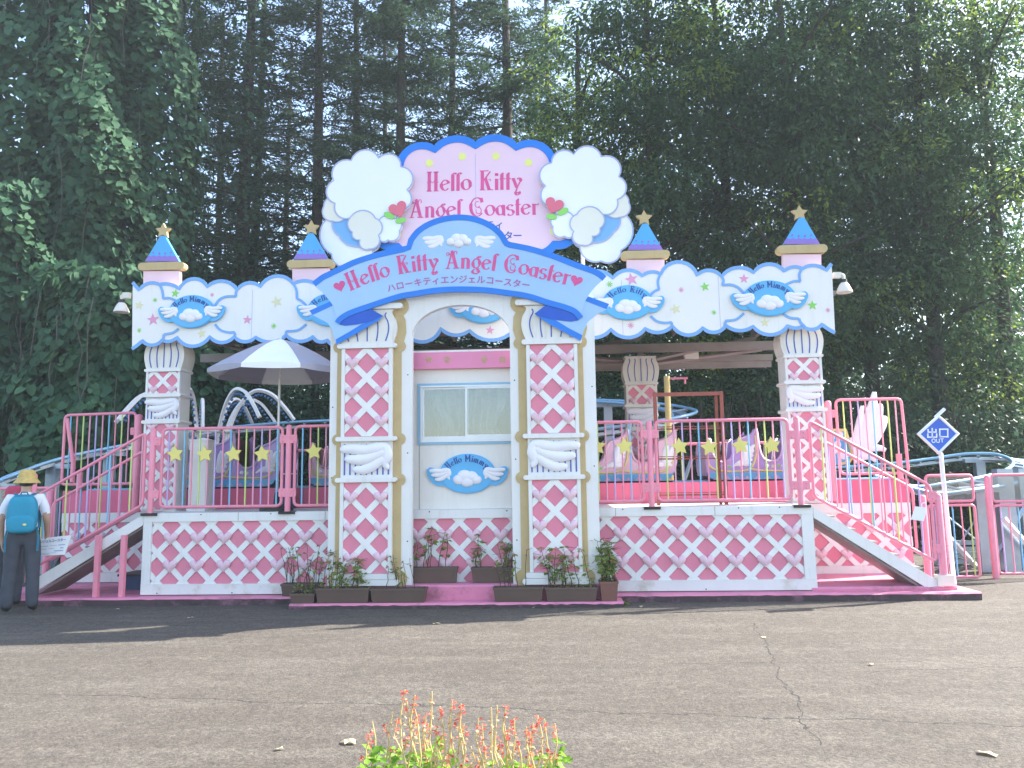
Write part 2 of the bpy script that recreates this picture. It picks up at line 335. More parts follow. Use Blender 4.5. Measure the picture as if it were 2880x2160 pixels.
def asphalt():
    m = bpy.data.materials.new('asphalt'); m.use_nodes = True; t = m.node_tree; N = t.nodes; L = t.links
    b = N['Principled BSDF']; b.inputs['Roughness'].default_value = 0.85; b.inputs['Specular IOR Level'].default_value = 0.25
    g = N.new('ShaderNodeNewGeometry')
    def noise(scale, detail=6, rough=0.6, mp=None):
        n = N.new('ShaderNodeTexNoise'); n.inputs['Scale'].default_value = scale; n.inputs['Detail'].default_value = detail; n.inputs['Roughness'].default_value = rough
        if mp:
            q = N.new('ShaderNodeMapping'); q.inputs['Scale'].default_value = mp; L.new(g.outputs['Position'], q.inputs['Vector']); L.new(q.outputs[0], n.inputs['Vector'])
        else: L.new(g.outputs['Position'], n.inputs['Vector'])
        return n
    def ramp(src, p0, p1, c0, c1):
        r = N.new('ShaderNodeValToRGB'); r.color_ramp.elements[0].position = p0; r.color_ramp.elements[1].position = p1
        r.color_ramp.elements[0].color = (*c0, 1); r.color_ramp.elements[1].color = (*c1, 1); L.new(src, r.inputs[0]); return r
    def mix(a, b_, f, mode='MIX', fac=None):
        x = N.new('ShaderNodeMix'); x.data_type = 'RGBA'; x.blend_type = mode
        if f is not None: L.new(f, x.inputs['Factor'])
        else: x.inputs['Factor'].default_value = fac
        for s_, k in ((a, 'A'), (b_, 'B')):
            if isinstance(s_, tuple): x.inputs[k].default_value = (*s_, 1)
            else: L.new(s_, x.inputs[k])
        return x.outputs['Result']
    big = noise(0.35, 4); base = ramp(big.outputs['Fac'], 0.3, 0.7, (0.086, 0.075, 0.063), (0.104, 0.092, 0.078))
    worn = noise(1.2, 5, 0.7, (0.45, 2.2, 1)); wr = ramp(worn.outputs['Fac'], 0.48, 0.72, (0, 0, 0), (1, 1, 1))
    c = mix(base.outputs[0], (0.130, 0.117, 0.100), wr.outputs[0])
    vo = N.new('ShaderNodeTexVoronoi'); vo.inputs['Scale'].default_value = 95; L.new(g.outputs['Position'], vo.inputs['Vector'])
    ag = N.new('ShaderNodeSeparateColor'); L.new(vo.outputs['Color'], ag.inputs[0])
    agr = ramp(ag.outputs[0], 0.0, 1.0, (0.62, 0.62, 0.62), (1.38, 1.36, 1.32))
    c = mix(c, agr.outputs[0], None, 'MULTIPLY', 0.8)
    fine = noise(28, 3, 0.7); fr = ramp(fine.outputs['Fac'], 0.36, 0.66, (0.76, 0.76, 0.77), (1.20, 1.19, 1.17)); c = mix(c, fr.outputs[0], None, 'MULTIPLY', 0.75)
    mid = noise(7, 5, 0.75); md = ramp(mid.outputs['Fac'], 0.35, 0.7, (0.78, 0.78, 0.79), (1.16, 1.15, 1.13)); c = mix(c, md.outputs[0], None, 'MULTIPLY', 0.7)
    # cracks: thin wandering lines
    sp = N.new('ShaderNodeSeparateXYZ'); L.new(g.outputs['Position'], sp.inputs[0])
    wob = noise(1.7, 5, 0.65); wob2 = noise(9.0, 3, 0.6)
    def line(ax, az, c0, width, lo, hi, rng):
        # |ax*x + az*y - c0 + wobble| < width, limited to rng along the other axis
        def mm(op, a, b_=None, c_=None):
            q = N.new('ShaderNodeMath'); q.operation = op
            for i, z in enumerate((a, b_, c_)):
                if z is None: continue
                if isinstance(z, (int, float)): q.inputs[i].default_value = z
                else: L.new(z, q.inputs[i])
            return q.outputs[0]
        e = mm('ADD', mm('MULTIPLY', sp.outputs['X'], ax), mm('MULTIPLY', sp.outputs['Y'], az))
        e = mm('ADD', e, -c0); e = mm('ADD', e, mm('MULTIPLY_ADD', wob.outputs['Fac'], 0.3, -0.15)); e = mm('ADD', e, mm('MULTIPLY_ADD', wob2.outputs['Fac'], 0.07, -0.035))
        d = mm('LESS_THAN', mm('ABSOLUTE', e), width)
        o = sp.outputs[rng]
        return mm('MULTIPLY', d, mm('MULTIPLY', mm('GREATER_THAN', o, lo), mm('LESS_THAN', o, hi)))
    cr = None
    for args in ((1.0, -0.161, 2.333, 0.006, -5.28, -1.59, 'Y'), (0.10, 1.0, -4.62, 0.006, -4.5, 3.4, 'X'), (-0.02, 1.0, -3.35, 0.006, 0.9, 3.0, 'X'), (0.16, 1.0, -2.2, 0.004, -4.2, -2.6, 'X'), (-0.12, 1.0, -3.9, 0.006, 2.4, 5.2, 'X')):
        q = line(*args)
        if cr is None: cr = q
        else:
            x = N.new('ShaderNodeMath'); x.operation = 'MAXIMUM'; L.new(cr, x.inputs[0]); L.new(q, x.inputs[1]); cr = x.outputs[0]
    c = mix(c, (0.034, 0.031, 0.029), cr)
    L.new(c, b.inputs['Base Color'])
    bn = noise(60, 4, 0.7); bp = N.new('ShaderNodeBump'); bp.inputs['Strength'].default_value = 0.8; bp.inputs['Distance'].default_value = 0.012
    L.new(bn.outputs['Fac'], bp.inputs['Height']); L.new(bp.outputs[0], b.inputs['Normal'])
    MAT['asphalt'] = m; return m
M_ASPH = asphalt()
M_FLOOR = mat('forest_floor', (0.05, 0.042, 0.025), 0.95, 0.4, 2.0, bump=0.8, bscale=9, rgb2=(0.03, 0.045, 0.015))
M_BARK = mat('bark', (0.055, 0.045, 0.038), 0.9, 0.35, 6.0, bump=0.8, bscale=18)
M_BARKG = mat('bark_grey', (0.12, 0.105, 0.09), 0.9, 0.3, 6.0, bump=0.8, bscale=18)
M_VINE = leaf_mat('vine_leaves', (0.034, 0.092, 0.056), (0.062, 0.140, 0.066), 0.34, rough=.7)
M_CONIF = leaf_mat('conifer_needles', (0.026, 0.062, 0.042), (0.070, 0.115, 0.055), 0.38)
M_BROAD = leaf_mat('broad_leaves', (0.028, 0.074, 0.042), (0.070, 0.130, 0.046), 0.52)
M_BROAD_SUNLIT = leaf_mat('broad_leaves_sunlit', (0.13, 0.20, 0.035), (0.24, 0.32, 0.06), 0.6)  # yellow-green of sunlit leaves, set as the leaf colour
M_SHRUB = leaf_mat('shrub_leaves', (0.026, 0.064, 0.040), (0.058, 0.105, 0.046), 0.38)
M_PLANT = leaf_mat('planter_leaves', (0.15, 0.25, 0.045), (0.32, 0.40, 0.10), 0.5)
M_DRY = leaf_mat('dry_stems', (0.20, 0.13, 0.06), (0.34, 0.24, 0.10), 0.3)
M_STEMDARK = mat('stem_dark', (0.06, 0.05, 0.03), 0.8, 0.2, 20)
M_STEMSTRAW = leaf_mat('stem_straw', (0.55, 0.46, 0.20), (0.66, 0.56, 0.28), 0.4)
M_BLOOM = leaf_mat('red_blossom', (0.62, 0.06, 0.05), (0.76, 0.22, 0.17), 0.45)
M_BLOOMP = leaf_mat('pink_blossom', (0.62, 0.22, 0.20), (0.74, 0.36, 0.30), 0.45)
M_CALYX = leaf_mat('pale_calyx', (0.56, 0.34, 0.16), (0.70, 0.48, 0.28), 0.45)
M_SALVIA = leaf_mat('salvia_leaves', (0.10, 0.24, 0.02), (0.26, 0.44, 0.06), 0.5)
M_LITTER = leaf_mat('fallen_leaf', (0.55, 0.42, 0.22), (0.66, 0.58, 0.40), 0.2)

# ------------------------------------------------------------------ 2D shapes
def heart_poly(w_, n=28):
    r = []
    for i in range(n):
        t = 2 * math.pi * i / n
        r.append((16 * math.sin(t) ** 3 / 32 * w_, (13 * math.cos(t) - 5 * math.cos(2 * t) - 2 * math.cos(3 * t) - math.cos(4 * t) + 2.5) / 32 * w_))
    return r[::-1]
def star_poly(R_, inner=0.5, rot=0.0, n=5):
    return [((R_ if i % 2 == 0 else R_ * inner) * math.sin(math.pi * i / n + rot), (R_ if i % 2 == 0 else R_ * inner) * math.cos(math.pi * i / n + rot)) for i in range(2 * n)]
def ell(cx, cz, rx, rz, n=40, a0=0.0, a1=2 * math.pi):
    full = abs(a1 - a0 - 2 * math.pi) < 1e-6
    return [(cx + rx * math.cos(a0 + (a1 - a0) * i / (n if full else n - 1)), cz + rz * math.sin(a0 + (a1 - a0) * i / (n if full else n - 1))) for i in range(n)]
def shift(poly, dx, dz): return [(x + dx, z + dz) for x, z in poly]
def lobe(a, b, bulge, n=9):
    """points of an arc from a to b (b left out) that swells by `bulge` of the chord to the left of a->b"""
    dx, dz = b[0] - a[0], b[1] - a[1]; L = math.hypot(dx, dz); h = bulge * L
    if abs(h) < 1e-6: return [a]
    r = (L * L / 4 + h * h) / (2 * h); th = math.asin(max(-1, min(1, (L / 2) / r))) if abs(h) <= L / 2 else math.copysign(math.pi - math.asin((L / 2) / abs(r)), r)
    nx, nz = -dz / L, dx / L; cx, cz = (a[0] + b[0]) / 2 + nx * (h - r), (a[1] + b[1]) / 2 + nz * (h - r)
    a0 = math.atan2(a[1] - cz, a[0] - cx)
    return [(cx + abs(r) * math.cos(a0 - 2 * th * i / n), cz + abs(r) * math.sin(a0 - 2 * th * i / n)) for i in range(n)]
def lobes(pts, n=9):
    """pts: [(u, z, bulge towards next)...]; open chain"""
    r = []
    for i in range(len(pts) - 1): r += lobe(pts[i][:2], pts[i + 1][:2], pts[i][2], n)
    return r + [pts[-1][:2]]
def spline(pts, n=8):
    r = []; m = len(pts)
    for i in range(m - 1):
        p0 = pts[max(0, i - 1)]; p1 = pts[i]; p2 = pts[i + 1]; p3 = pts[min(m - 1, i + 2)]
        for k in range(n):
            t = k / n
            r.append(tuple(0.5 * (2 * p1[j] + (p2[j] - p0[j]) * t + (2 * p0[j] - 5 * p1[j] + 4 * p2[j] - p3[j]) * t * t + (3 * p1[j] - p0[j] - 3 * p2[j] + p3[j]) * t ** 3) for j in range(len(p1))))
    return r + [tuple(pts[-1])]
def clip_rect(poly, x0, x1, z0, z1):
    for ax, val, sgn in ((0, x0, 1), (0, x1, -1), (1, z0, 1), (1, z1, -1)):
        out = []
        for i in range(len(poly)):
            a, b = poly[i - 1], poly[i]; da, db = sgn * (a[ax] - val), sgn * (b[ax] - val)
            if (da >= 0) != (db >= 0):
                t = da / (da - db); out.append((a[0] + (b[0] - a[0]) * t, a[1] + (b[1] - a[1]) * t))
            if db >= 0: out.append(b)
        poly = out
        if len(poly) < 3: return []
    return poly
def fillet(corners, r, n=4):
    out = []; m = len(corners)
    for i in range(m):
        p0, p1, p2 = Vector(corners[i - 1]), Vector(corners[i]), Vector(corners[(i + 1) % m])
        a = (p0 - p1).normalized(); b = (p2 - p1).normalized()
        for k in range(n + 1):
            t = k / n; q = p1 + a * r * (1 - t) ** 2 + b * r * t ** 2
            out.append(q)
    return out
def round_rect(x0, x1, z0, z1, r, n=4):
    out = []
    for cx, cz, a0 in ((x1 - r, z1 - r, 0), (x0 + r, z1 - r, 90), (x0 + r, z0 + r, 180), (x1 - r, z0 + r, 270)):
        for k in range(n + 1):
            a = rad(a0 + 90 * k / n); out.append((cx + r * math.cos(a), cz + r * math.sin(a)))
    return out

# shared heart mesh (0.16 m wide)
HEART_ME = mesh_of('heart', MB().puff(heart_poly(0.178, 26), 0.0, 0.032, rings=(1, .96, .86, .68, .4), cen=(0, 0.004)), M_HEART, smooth=170)
STAR_ME = mesh_of('star', MB().prism(star_poly(0.115, 0.52, -0.12), -0.012, 0.012), M_YELLOW)

def lattice(parent, x0, x1, z0, z1, Y, per, px, pz, sw, hearts, hs=1.0, pink=M_PINKPAN, white=M_LATT, sub=None, th=0.016):
    """pink panel, crossing white strips and puffed hearts; (px, pz) is a crossing that carries a heart.
    the strips' faces stand at Y and Y-3mm, the panel behind them."""
    pan = part('lattice_panel', MB().box(x0, x1, Y + th, Y + th + 0.012, z0, z1), pink, parent)
    tgt = sub if sub is not None else pan
    for d in (1, -1):
        # lines x*d - z = c ; spaced per/2... every crossing of the half-offset grid
        cs = []
        for corner in ((x0, z0), (x0, z1), (x1, z0), (x1, z1)): cs.append(d * (corner[0] - px) - (corner[1] - pz))
        k0, k1 = math.floor(min(cs) / per) - 1, math.ceil(max(cs) / per) + 1
        for k in range(k0, k1 + 1):
            c = k * per; L = 6 * (abs(z1 - z0) + per); s2 = math.sqrt(.5)
            # point on line closest to mid height
            zm = (z0 + z1) / 2; xm = px + d * (c + (zm - pz))
            ux, uz = d * s2, s2; nx, nz = -uz, ux; h = sw / 2
            q = [(xm - ux * L + nx * h, zm - uz * L + nz * h), (xm + ux * L + nx * h, zm + uz * L + nz * h), (xm + ux * L - nx * h, zm + uz * L - nz * h), (xm - ux * L - nx * h, zm - uz * L - nz * h)]
            q = clip_rect(q, x0, x1, z0, z1)
            if len(q) >= 3 and max(p[0] for p in q) - min(p[0] for p in q) > 0.03:
                yy = Y if d > 0 else Y - 0.003
                part('lattice_strip', MB().prism(q, yy, Y + th - 0.001), white, tgt)
    for hx, hz in hearts:
        piece('heart', HEART_ME, tgt, (hx, Y - 0.003, hz), scale=hs)
    return pan

def wing_mb(cx, cz, w_, h_, Y, flip=False, depth=1.0, mb=None):
    """relief wing made of three swelling feathers; body end to the right unless flipped"""
    mb = mb or MB()
    def F(pts, rs):
        q = [(cx + ((x - .5) * w_) * (-1 if flip else 1), Y, cz + (z - .5) * h_) for x, z in pts]
        sp = spline([(a, b, c) for a, b, c in q], 4); rr = []
        for i in range(len(sp)):
            t = i / 4; k = min(int(t), len(rs) - 2); rr.append((rs[k] + (rs[k + 1] - rs[k]) * (t - k)) * h_)
        a, b = Vector(sp[0]), Vector(sp[1]); d = (a - b).normalized()
        sp = [tuple(a + d * rr[0] * .8)] + sp; rr = [rr[0] * .45] + rr
        a, b = Vector(sp[-1]), Vector(sp[-2]); d = (a - b).normalized()
        sp = sp + [tuple(a + d * rr[-1] * .8)]; rr = rr + [rr[-1] * .45]
        mb.tube(sp, rr, 8, squash=(1, 0.55 * depth, 1))
    F([(.03, .84), (.25, .84), (.5, .80), (.72, .86), (.9, .90)], [.13, .17, .18, .19, .15])
    F([(.12, .52), (.35, .49), (.58, .55), (.85, .74)], [.12, .17, .18, .16])
    F([(.28, .18), (.45, .17), (.62, .27), (.85, .52)], [.10, .15, .16, .14])
    F([(.90, .90), (.93, .62), (.88, .38), (.93, .22)], [.15, .18, .13, .08])
    return mb

# ------------------------------------------------------------------ lettering (pen strokes: thick uprights, thin level strokes)
def A_(cx, cy, rx, ry, a0, a1, n=14): return [(cx + rx * math.cos(rad(a0 + (a1 - a0) * i / n)), cy + ry * math.sin(rad(a0 + (a1 - a0) * i / n))) for i in range(n + 1)]
GL = {
 'H': (.80, [[(.17, 0), (.17, 1)], [(.55, 0), (.55, 1)], ('h', [(.04, .46), (.28, .5), (.36, .42), (.44, .5), (.70, .46)]), [(.03, 0), (.31, 0)], [(.03, 1), (.31, 1)], [(.42, 0), (.70, 0)], [(.42, 1), (.70, 1)]]),
 'e': (.58, [A_(.28, .29, .22, .27, 20, 325), [(.09, .28), (.47, .40)]]),
 'l': (.30, [[(.13, 0), (.13, .80)] + A_(.22, .82, .09, .10, 180, 20, 6), [(.04, 0), (.22, 0)]]),
 'o': (.62, [A_(.30, .30, .23, .27, 0, 360, 20)]),
 'K': (.86, [[(.17, 0), (.17, 1)], [(.03, 0), (.33, 0)], [(.03, 1), (.52, 1)], [(.62, .96), (.26, .5)], [(.34, .62), (.56, 0)], [(.44, 0), (.78, 0)], ('h', [(.52, .52), (.62, .56), (.66, .5), (.62, .45)])]),
 'i': (.28, [[(.12, 0), (.12, .56)], [(.03, .55), (.14, .55)], [(.03, 0), (.22, 0)], [(.12, .72), (.12, .86)]]),
 't': (.34, [[(.14, 0), (.14, .78), (.22, .88)], [(.01, .56), (.32, .56)], [(.05, 0), (.24, 0)]]),
 'y': (.60, [[(.10, .56), (.30, .08)], [(.02, .56), (.20, .56)], A_(.42, .46, .10, .12, 150, -60, 8) + [(.34, .12), (.24, -.14)] + A_(.34, -.20, .10, .10, 150, 400, 10)]),
 'A': (.84, [[(.10, 0), (.38, 1.0)], [(.36, .98), (.62, 0)], [(.0, 0), (.24, 0)], [(.44, 0), (.78, 0)], [(.18, .30), (.55, .30)], ('h', A_(.12, .80, .09, .09, -30, 250, 8) + [(.30, .82)]), ('h', A_(.58, .86, .08, .1, 200, -60, 8))]),
 'n': (.64, [[(.14, 0), (.14, .56)], [(.03, .55), (.16, .55)], [(.14, .44)] + A_(.30, .40, .16, .17, 140, 0, 8) + [(.46, 0)], [(.05, 0), (.24, 0)], [(.38, 0), (.57, 0)]]),
 'g': (.60, [A_(.28, .30, .20, .26, 0, 360, 18), A_(.44, .62, .08, .08, 200, 20, 6), [(.34, .05), (.42, -.08)] + A_(.28, -.16, .18, .12, 20, -250, 14)]),
 'C': (.86, [A_(.44, .50, .36, .50, 52, 318, 24), [(.66, .98), (.72, .74)], ('h', A_(.46, .64, .14, .16, 60, 330, 12)), ('h', A_(.52, .30, .15, .17, 100, -200, 14))]),
 'a': (.58, [A_(.25, .28, .18, .25, 20, 340, 16), [(.44, .56), (.44, .04), (.53, 0)], [(.30, .52), (.46, .56)]]),
 's': (.50, [A_(.24, .42, .16, .14, 30, 250, 12) + A_(.24, .14, .17, .15, 80, -150, 12)]),
 'r': (.46, [[(.14, 0), (.14, .56)], [(.03, .55), (.16, .55)], [(.05, 0), (.24, 0)], [(.14, .42), (.26, .54), (.36, .50), (.40, .58)]]),
 'M': (1.02, [[(.15, 0), (.15, 1)], [(.78, 0), (.78, 1)], [(.15, .95), (.46, .30)], [(.46, .30), (.78, .95)], [(.03, 0), (.28, 0)], [(.03, 1), (.20, 1)], [(.64, 0), (.92, 0)], [(.74, 1), (.92, 1)]]),
 'm': (.92, [[(.14, 0), (.14, .56)], [(.14, .44)] + A_(.28, .40, .14, .17, 140, 0, 8) + [(.42, 0)], [(.42, .44)] + A_(.56, .40, .14, .17, 140, 0, 8) + [(.70, 0)], [(.05, 0), (.24, 0)], [(.34, 0), (.52, 0)], [(.62, 0), (.82, 0)]]),
 'O': (.9, [A_(.42, .5, .34, .5, 0, 360, 24)]), 'U': (.86, [[(.1, 1), (.1, .38)] + A_(.4, .36, .3, .36, 180, 360, 12) + [(.7, 1)]]), 'T': (.8, [[(.38, 0), (.38, 1)], [(.02, .95), (.74, .95)]]),
 ' ': (.42, []),
}
def path_at(pts, cum, s):
    s = max(0, min(cum[-1], s))
    for i in range(len(pts) - 1):
        if s <= cum[i + 1] or i == len(pts) - 2:
            t = (s - cum[i]) / max(1e-9, cum[i + 1] - cum[i]); a, b = pts[i], pts[i + 1]
            return (a[0] + (b[0] - a[0]) * t, a[1] + (b[1] - a[1]) * t), math.atan2(b[1] - a[1], b[0] - a[0])
def lettering(text, base, size, Y, m_, parent, name='lettering', thick=.17, thin=.045, fit=True, mono=False):
    """text along a base line (x,z points) in the plane Y, letters standing 3-5 mm proud"""
    cum = [0]
    for a, b in zip(base, base[1:]): cum.append(cum[-1] + math.hypot(b[0] - a[0], b[1] - a[1]))
    tot = sum(GL[c][0] for c in text) * size; k = cum[-1] / tot if fit else 1.0
    mb = MB(); s = 0.0
    for ch in text:
        adv, strokes = GL[ch]; mid = s + adv * size * k / 2
        (bx, bz), an = path_at(base, cum, mid)
        ca, sa = math.cos(an), math.sin(an)
        for j, st in enumerate(strokes):
            hair = st[0] == 'h'
            if hair: st = st[1]
            q = [((x - adv / 2) * size * min(k, 1.25), y * size) for x, y in st]
            if len(q) == 2: q = [q[0], ((q[0][0] + q[1][0]) / 2, (q[0][1] + q[1][1]) / 2), q[1]]
            ws = []
            for i in range(len(q)):
                a, b = q[max(0, i - 1)], q[min(len(q) - 1, i + 1)]; l = math.hypot(b[0] - a[0], b[1] - a[1]) or 1e-9
                f = abs(b[1] - a[1]) / l
                if not mono and (b[0] - a[0]) * (b[1] - a[1]) > 0 and f < .97: f *= .45          # thin on rising slants
                ws.append(thin * .8 * size if hair else (thick if mono else thin + (thick - thin) * f ** 1.6) * size)
            ww = [(bx + x * ca - y * sa, bz + x * sa + y * ca) for x, y in q]
            mb.ribbon(ww, ws, Y - 0.0035 - 0.0006 * (j % 5), Y + 0.0005)
        s += adv * size * k
    return part(name, mb, m_, parent, recalc=False)
_FONT = {}
def kana(text, base, size, Y, m_, parent, name='lettering', bold=0.012, step=1.0):
    cum = [0]
    for a, b in zip(base, base[1:]): cum.append(cum[-1] + math.hypot(b[0] - a[0], b[1] - a[1]))
    mb = MB(); n = len(text)
    for i, ch in enumerate(text):
        if ch not in _FONT:
            cu = bpy.data.curves.new('glyph', 'FONT'); cu.body = ch; cu.align_x = 'CENTER'; cu.resolution_u = 2; cu.offset = bold
            ob = bpy.data.objects.new('glyph', cu); COL.objects.link(ob); bpy.context.view_layer.update()
            me = ob.evaluated_get(bpy.context.evaluated_depsgraph_get()).to_mesh()
            _FONT[ch] = ([(v.co.x, v.co.y) for v in me.vertices], [tuple(p.vertices) for p in me.polygons])
            bpy.data.objects.remove(ob); bpy.data.curves.remove(cu)
        vs_, fs_ = _FONT[ch]
        (bx, bz), an = path_at(base, cum, cum[-1] * (i + .5) / n); ca, sa = math.cos(an), math.sin(an)
        mb.add([(bx + (x * ca - y * sa) * size, Y - 0.004, bz + (x * sa + y * ca) * size) for x, y in vs_], fs_)
    return part(name, mb, m_, parent, recalc=False)

# ------------------------------------------------------------------ the ground
def gz(x, y): return 0.02 * max(0.0, min(1.0, (y + 8.5) / 7.0))
mb = MB(); xs_ = [-90, -40, -20, -12, -9, -7, -5, -3, -1, 1, 3, 5, 7, 9, 12, 20, 40, 90]; ys_ = [-60, -30, -15, -10, -8, -6.5, -5, -4, -3, -2, -1, 0, 2, 4, 8, 20, 90]
mb.add([(x, y, gz(x, y)) for y in ys_ for x in xs_], [(j * len(xs_) + i, j * len(xs_) + i + 1, (j + 1) * len(xs_) + i + 1, (j + 1) * len(xs_) + i) for j in range(len(ys_) - 1) for i in range(len(xs_) - 1)])
tag(part('ground', mb, M_ASPH, smooth=40), kind='structure')
random.seed(3)
mb = MB(); xs_ = [-70 + 4 * i for i in range(36)]; ys_ = [6.2, 8, 10, 13, 17, 22, 28, 36, 50, 80]
mb.add([(x, y + (random.uniform(-.4, .4) if j == 0 else 0), (-0.06 if j == 0 else 0.05 + 0.12 * j + random.uniform(-.12, .12))) for j, y in enumerate(ys_) for x in xs_],
       [(j * 36 + i, j * 36 + i + 1, (j + 1) * 36 + i + 1, (j + 1) * 36 + i) for j in range(len(ys_) - 1) for i in range(35)])
tag(part('forest_floor', mb, M_FLOOR, smooth=60), kind='structure')
# pink concrete base slab under the ride, with a ragged painted edge
mb = MB()
def slab(mb, x0, x1, y0, y1, z0, z1, seed, mi_top=0, mi_edge=1, n=40):
    random.seed(seed); fr = []
    for i in range(n + 1):
        x = x0 + (x1 - x0) * i / n; fr.append((x, y0 + random.uniform(-.008, .008)))
    vs_ = [(x, y + .018, z1) for x, y in fr] + [(x, y, z1 - .022 + random.uniform(-.006, .004)) for x, y in fr] + [(x, y + .01, z0) for x, y in fr] + [(x1, y1, z1), (x0, y1, z1), (x1, y1, z0), (x0, y1, z0)]
    m = n + 1; fs_ = []
    mb.add(vs_, [tuple(range(m)) + (3 * m, 3 * m + 1)], mi_top)
    b = len(mb.v) - len(vs_)
    for i in range(n):
        mb.f.append([b + m + i, b + m + i + 1, b + i + 1, b + i]); mb.m.append(mi_top)
        mb.f.append([b + 2 * m + i, b + 2 * m + i + 1, b + m + i + 1, b + m + i]); mb.m.append(mi_edge)
    mb.f.append([b + 3 * m, b + m - 1, b + 2 * m - 1, b + 3 * m - 1, b + 3 * m + 2]); mb.m.append(mi_edge)
    mb.f.append([b, b + 3 * m + 1, b + 3 * m + 3, b + 2 * m, b + m]); mb.m.append(mi_edge)
slab(mb, -7.6, 5.15, -0.20, 3.4, -0.05, 0.118, 5, n=120)
tag(part('base_slab', mb, [M_PLINTH, M_PLINTHEDGE], recalc=False), kind='structure')
mb = MB(); slab(mb, -3.22, 0.82, -0.56, -0.205, -0.05, 0.085, 8, n=60); slab(mb, -2.9, 0.60, -0.315, -0.03, 0.0, 0.265, 9, 0, 0, n=40)
tag(part('entrance_step', mb, [M_PLINTH, M_PLINTHEDGE], recalc=False), kind='structure')
mb = MB(); slab(mb, 3.2, 4.95, -0.03, 1.4, 0.05, 0.165, 12, 0, 0, n=16)
tag(part('exit_step', mb, [M_PLINTH, M_PLINTHEDGE], recalc=False), kind='structure')

M_GRIME = mat('white_paint_grimy', (0.76, 0.745, 0.71), 0.5, 0.08, 2.0, dirt=0.9, dirt_rgb=(0.40, 0.32, 0.20))
# ------------------------------------------------------------------ station platform
PX0, PX1, ZD = -5.37, 3.27, 1.175
st = thing('station_platform', 'raised platform faced with pink diamonds, white lattice and pale hearts', 'platform', (-1.0, 0.6, 0.115))
part('deck', MB().box(PX0, PX1, 0.035, 1.29, ZD - .09, ZD), M_WHITE, st)
f = MB(); f.box(PX0, PX1, -0.022, 0.034, 1.062, 1.172)
part('top_rail', f, M_WHITE, st)
f = MB(); f.box(PX0, PX1, -0.020, 0.034, 0.13, 0.262)
part('bottom_rail', f, M_GRIME, st)
part('end_board', MB().box(PX0 + .001, -5.255, -0.018, 0.034, .263, 1.061), M_WHITE, st)
part('end_board', MB().box(3.125, PX1 - .001, -0.018, 0.034, .263, 1.061), M_WHITE, st)
for x in (-4.1, -2.95, .8, 2.05): part('seam', MB().box(x - .003, x + .003, -.0235, -.0222, 1.063, 1.171), M_BEAM, st)
part('side_wall', MB().box(PX0 + .02, PX0 + .06, 0.036, 1.28, .13, 1.08), M_WHITE, st)
part('side_wall', MB().box(PX1 - .06, PX1 - .02, 0.036, 1.28, .13, 1.08), M_WHITE, st)
hz1, hz2 = 0.838, 0.482
for (a, b, ph, n0, n1) in ((-5.255, -2.42, -5.0, 0, 7), (-2.42, 0.30, -1.741, -1, 5), (0.30, 3.125, 0.858, -1, 6)):
    per = 0.3575
    hs_ = [(ph + per * k, z) for k in range(n0, n1 + 1) for z in (hz1, hz2) if a + .06 < ph + per * k < b - .06]
    lattice(st, a + .001, b - .001, 0.2625, 1.0615, 0.0, per, ph, hz1, 0.070, hs_, hs=1.08)
random.seed(4)
SCREW = mesh_of('screw', MB().ball((0, 0, 0), .009, .005, .009, 6, 4), M_DARK)
for k in range(17): piece('screw', SCREW, st, (PX0 + .25 + .5 * k + random.uniform(-.05, .05), -0.023, random.choice((.15, 1.15))))

# pink wall beside the track, standing behind the walkway; its ends show lattice behind both stairs
tw = thing('track_wall', 'long pink wall behind the walkway carrying the coaster track', 'wall', (-1.0, 1.4, 0.115))
part('wall', MB().box(-7.34, 5.07, 1.30, 1.36, 1.145, 1.475), M_WALLPINK, tw)
part('core', MB().box(-7.30, 5.03, 1.345, 2.55, 0.13, 1.44), M_DARK, tw)
for (a, b, ph) in ((-7.33, -5.42, -6.02), (3.32, 5.06, 3.78)):
    part('white_band', MB().box(a, b, 1.29, 1.343, 1.0, 1.142), M_WHITE, tw)
    part('base_board', MB().box(a, b, 1.29, 1.343, 0.13, 0.27), M_WHITE, tw)
    lattice(tw, a + .002, b - .002, .272, .998, 1.30, 0.36, ph, .78, .072, [(ph + .36 * k, z) for k in range(-4, 5) for z in (.78, .42) if a + .1 < ph + .36 * k < b - .1])

# ------------------------------------------------------------------ stairs
def staircase(label, xa, za, xb, zb):
    """from the platform edge (xa, za) down to (xb, zb)"""
    t = thing('staircase', label, 'stairs', (xb, 0.6, 0.12), 'stairs up to the platform')
    s = 1 if xb > xa else -1; hgt = 0.125
    for y in (0.0, .66):
        part('stringer', MB().prism([(xa, za), (xb, zb), (xb, zb - hgt * .6), (xb - s * .09, zb - hgt), (xa, za - hgt - .01)], y - .02, y + .03), M_WHITE, t)
    part('soffit', MB().prism([(xa - s * .002, za - hgt - .012), (xb - s * .10, zb - hgt - .004), (xb - s * .13, zb - hgt - .02), (xa - s * .002, za - hgt - .035)], .032, .638), M_BEAM, t)
    n = 6
    for k in range(n):
        q = (k + .55) / n; x = xa + (xb - xa) * q; z = za + (zb - za) * q - .03
        part('tread', MB().box(min(x - .14 * 1, x + .14), max(x - .14, x + .14), 0.032, .638, z - .018, z), M_BEAM, t)
        part('riser', MB().box(x - .014 - s * .12, x - s * .12, 0.034, .636, z + .001, z + .10), M_DARK, t)
    return t
sl_ = staircase('left white staircase with pink support posts, beside the person with the backpack', PX0 - .004, 1.158, -6.92, 0.275)
for u in (278, 350):
    p = XZ(u, 1505, -0.08)
    part('support_post', MB().box(p[0] - .03, p[0] + .03, -.11, -.05, .115, p[1]), M_RAIL, sl_)
sr_ = staircase('right white staircase below the blue exit sign', PX1 + .004, 1.152, 4.80, 0.19)
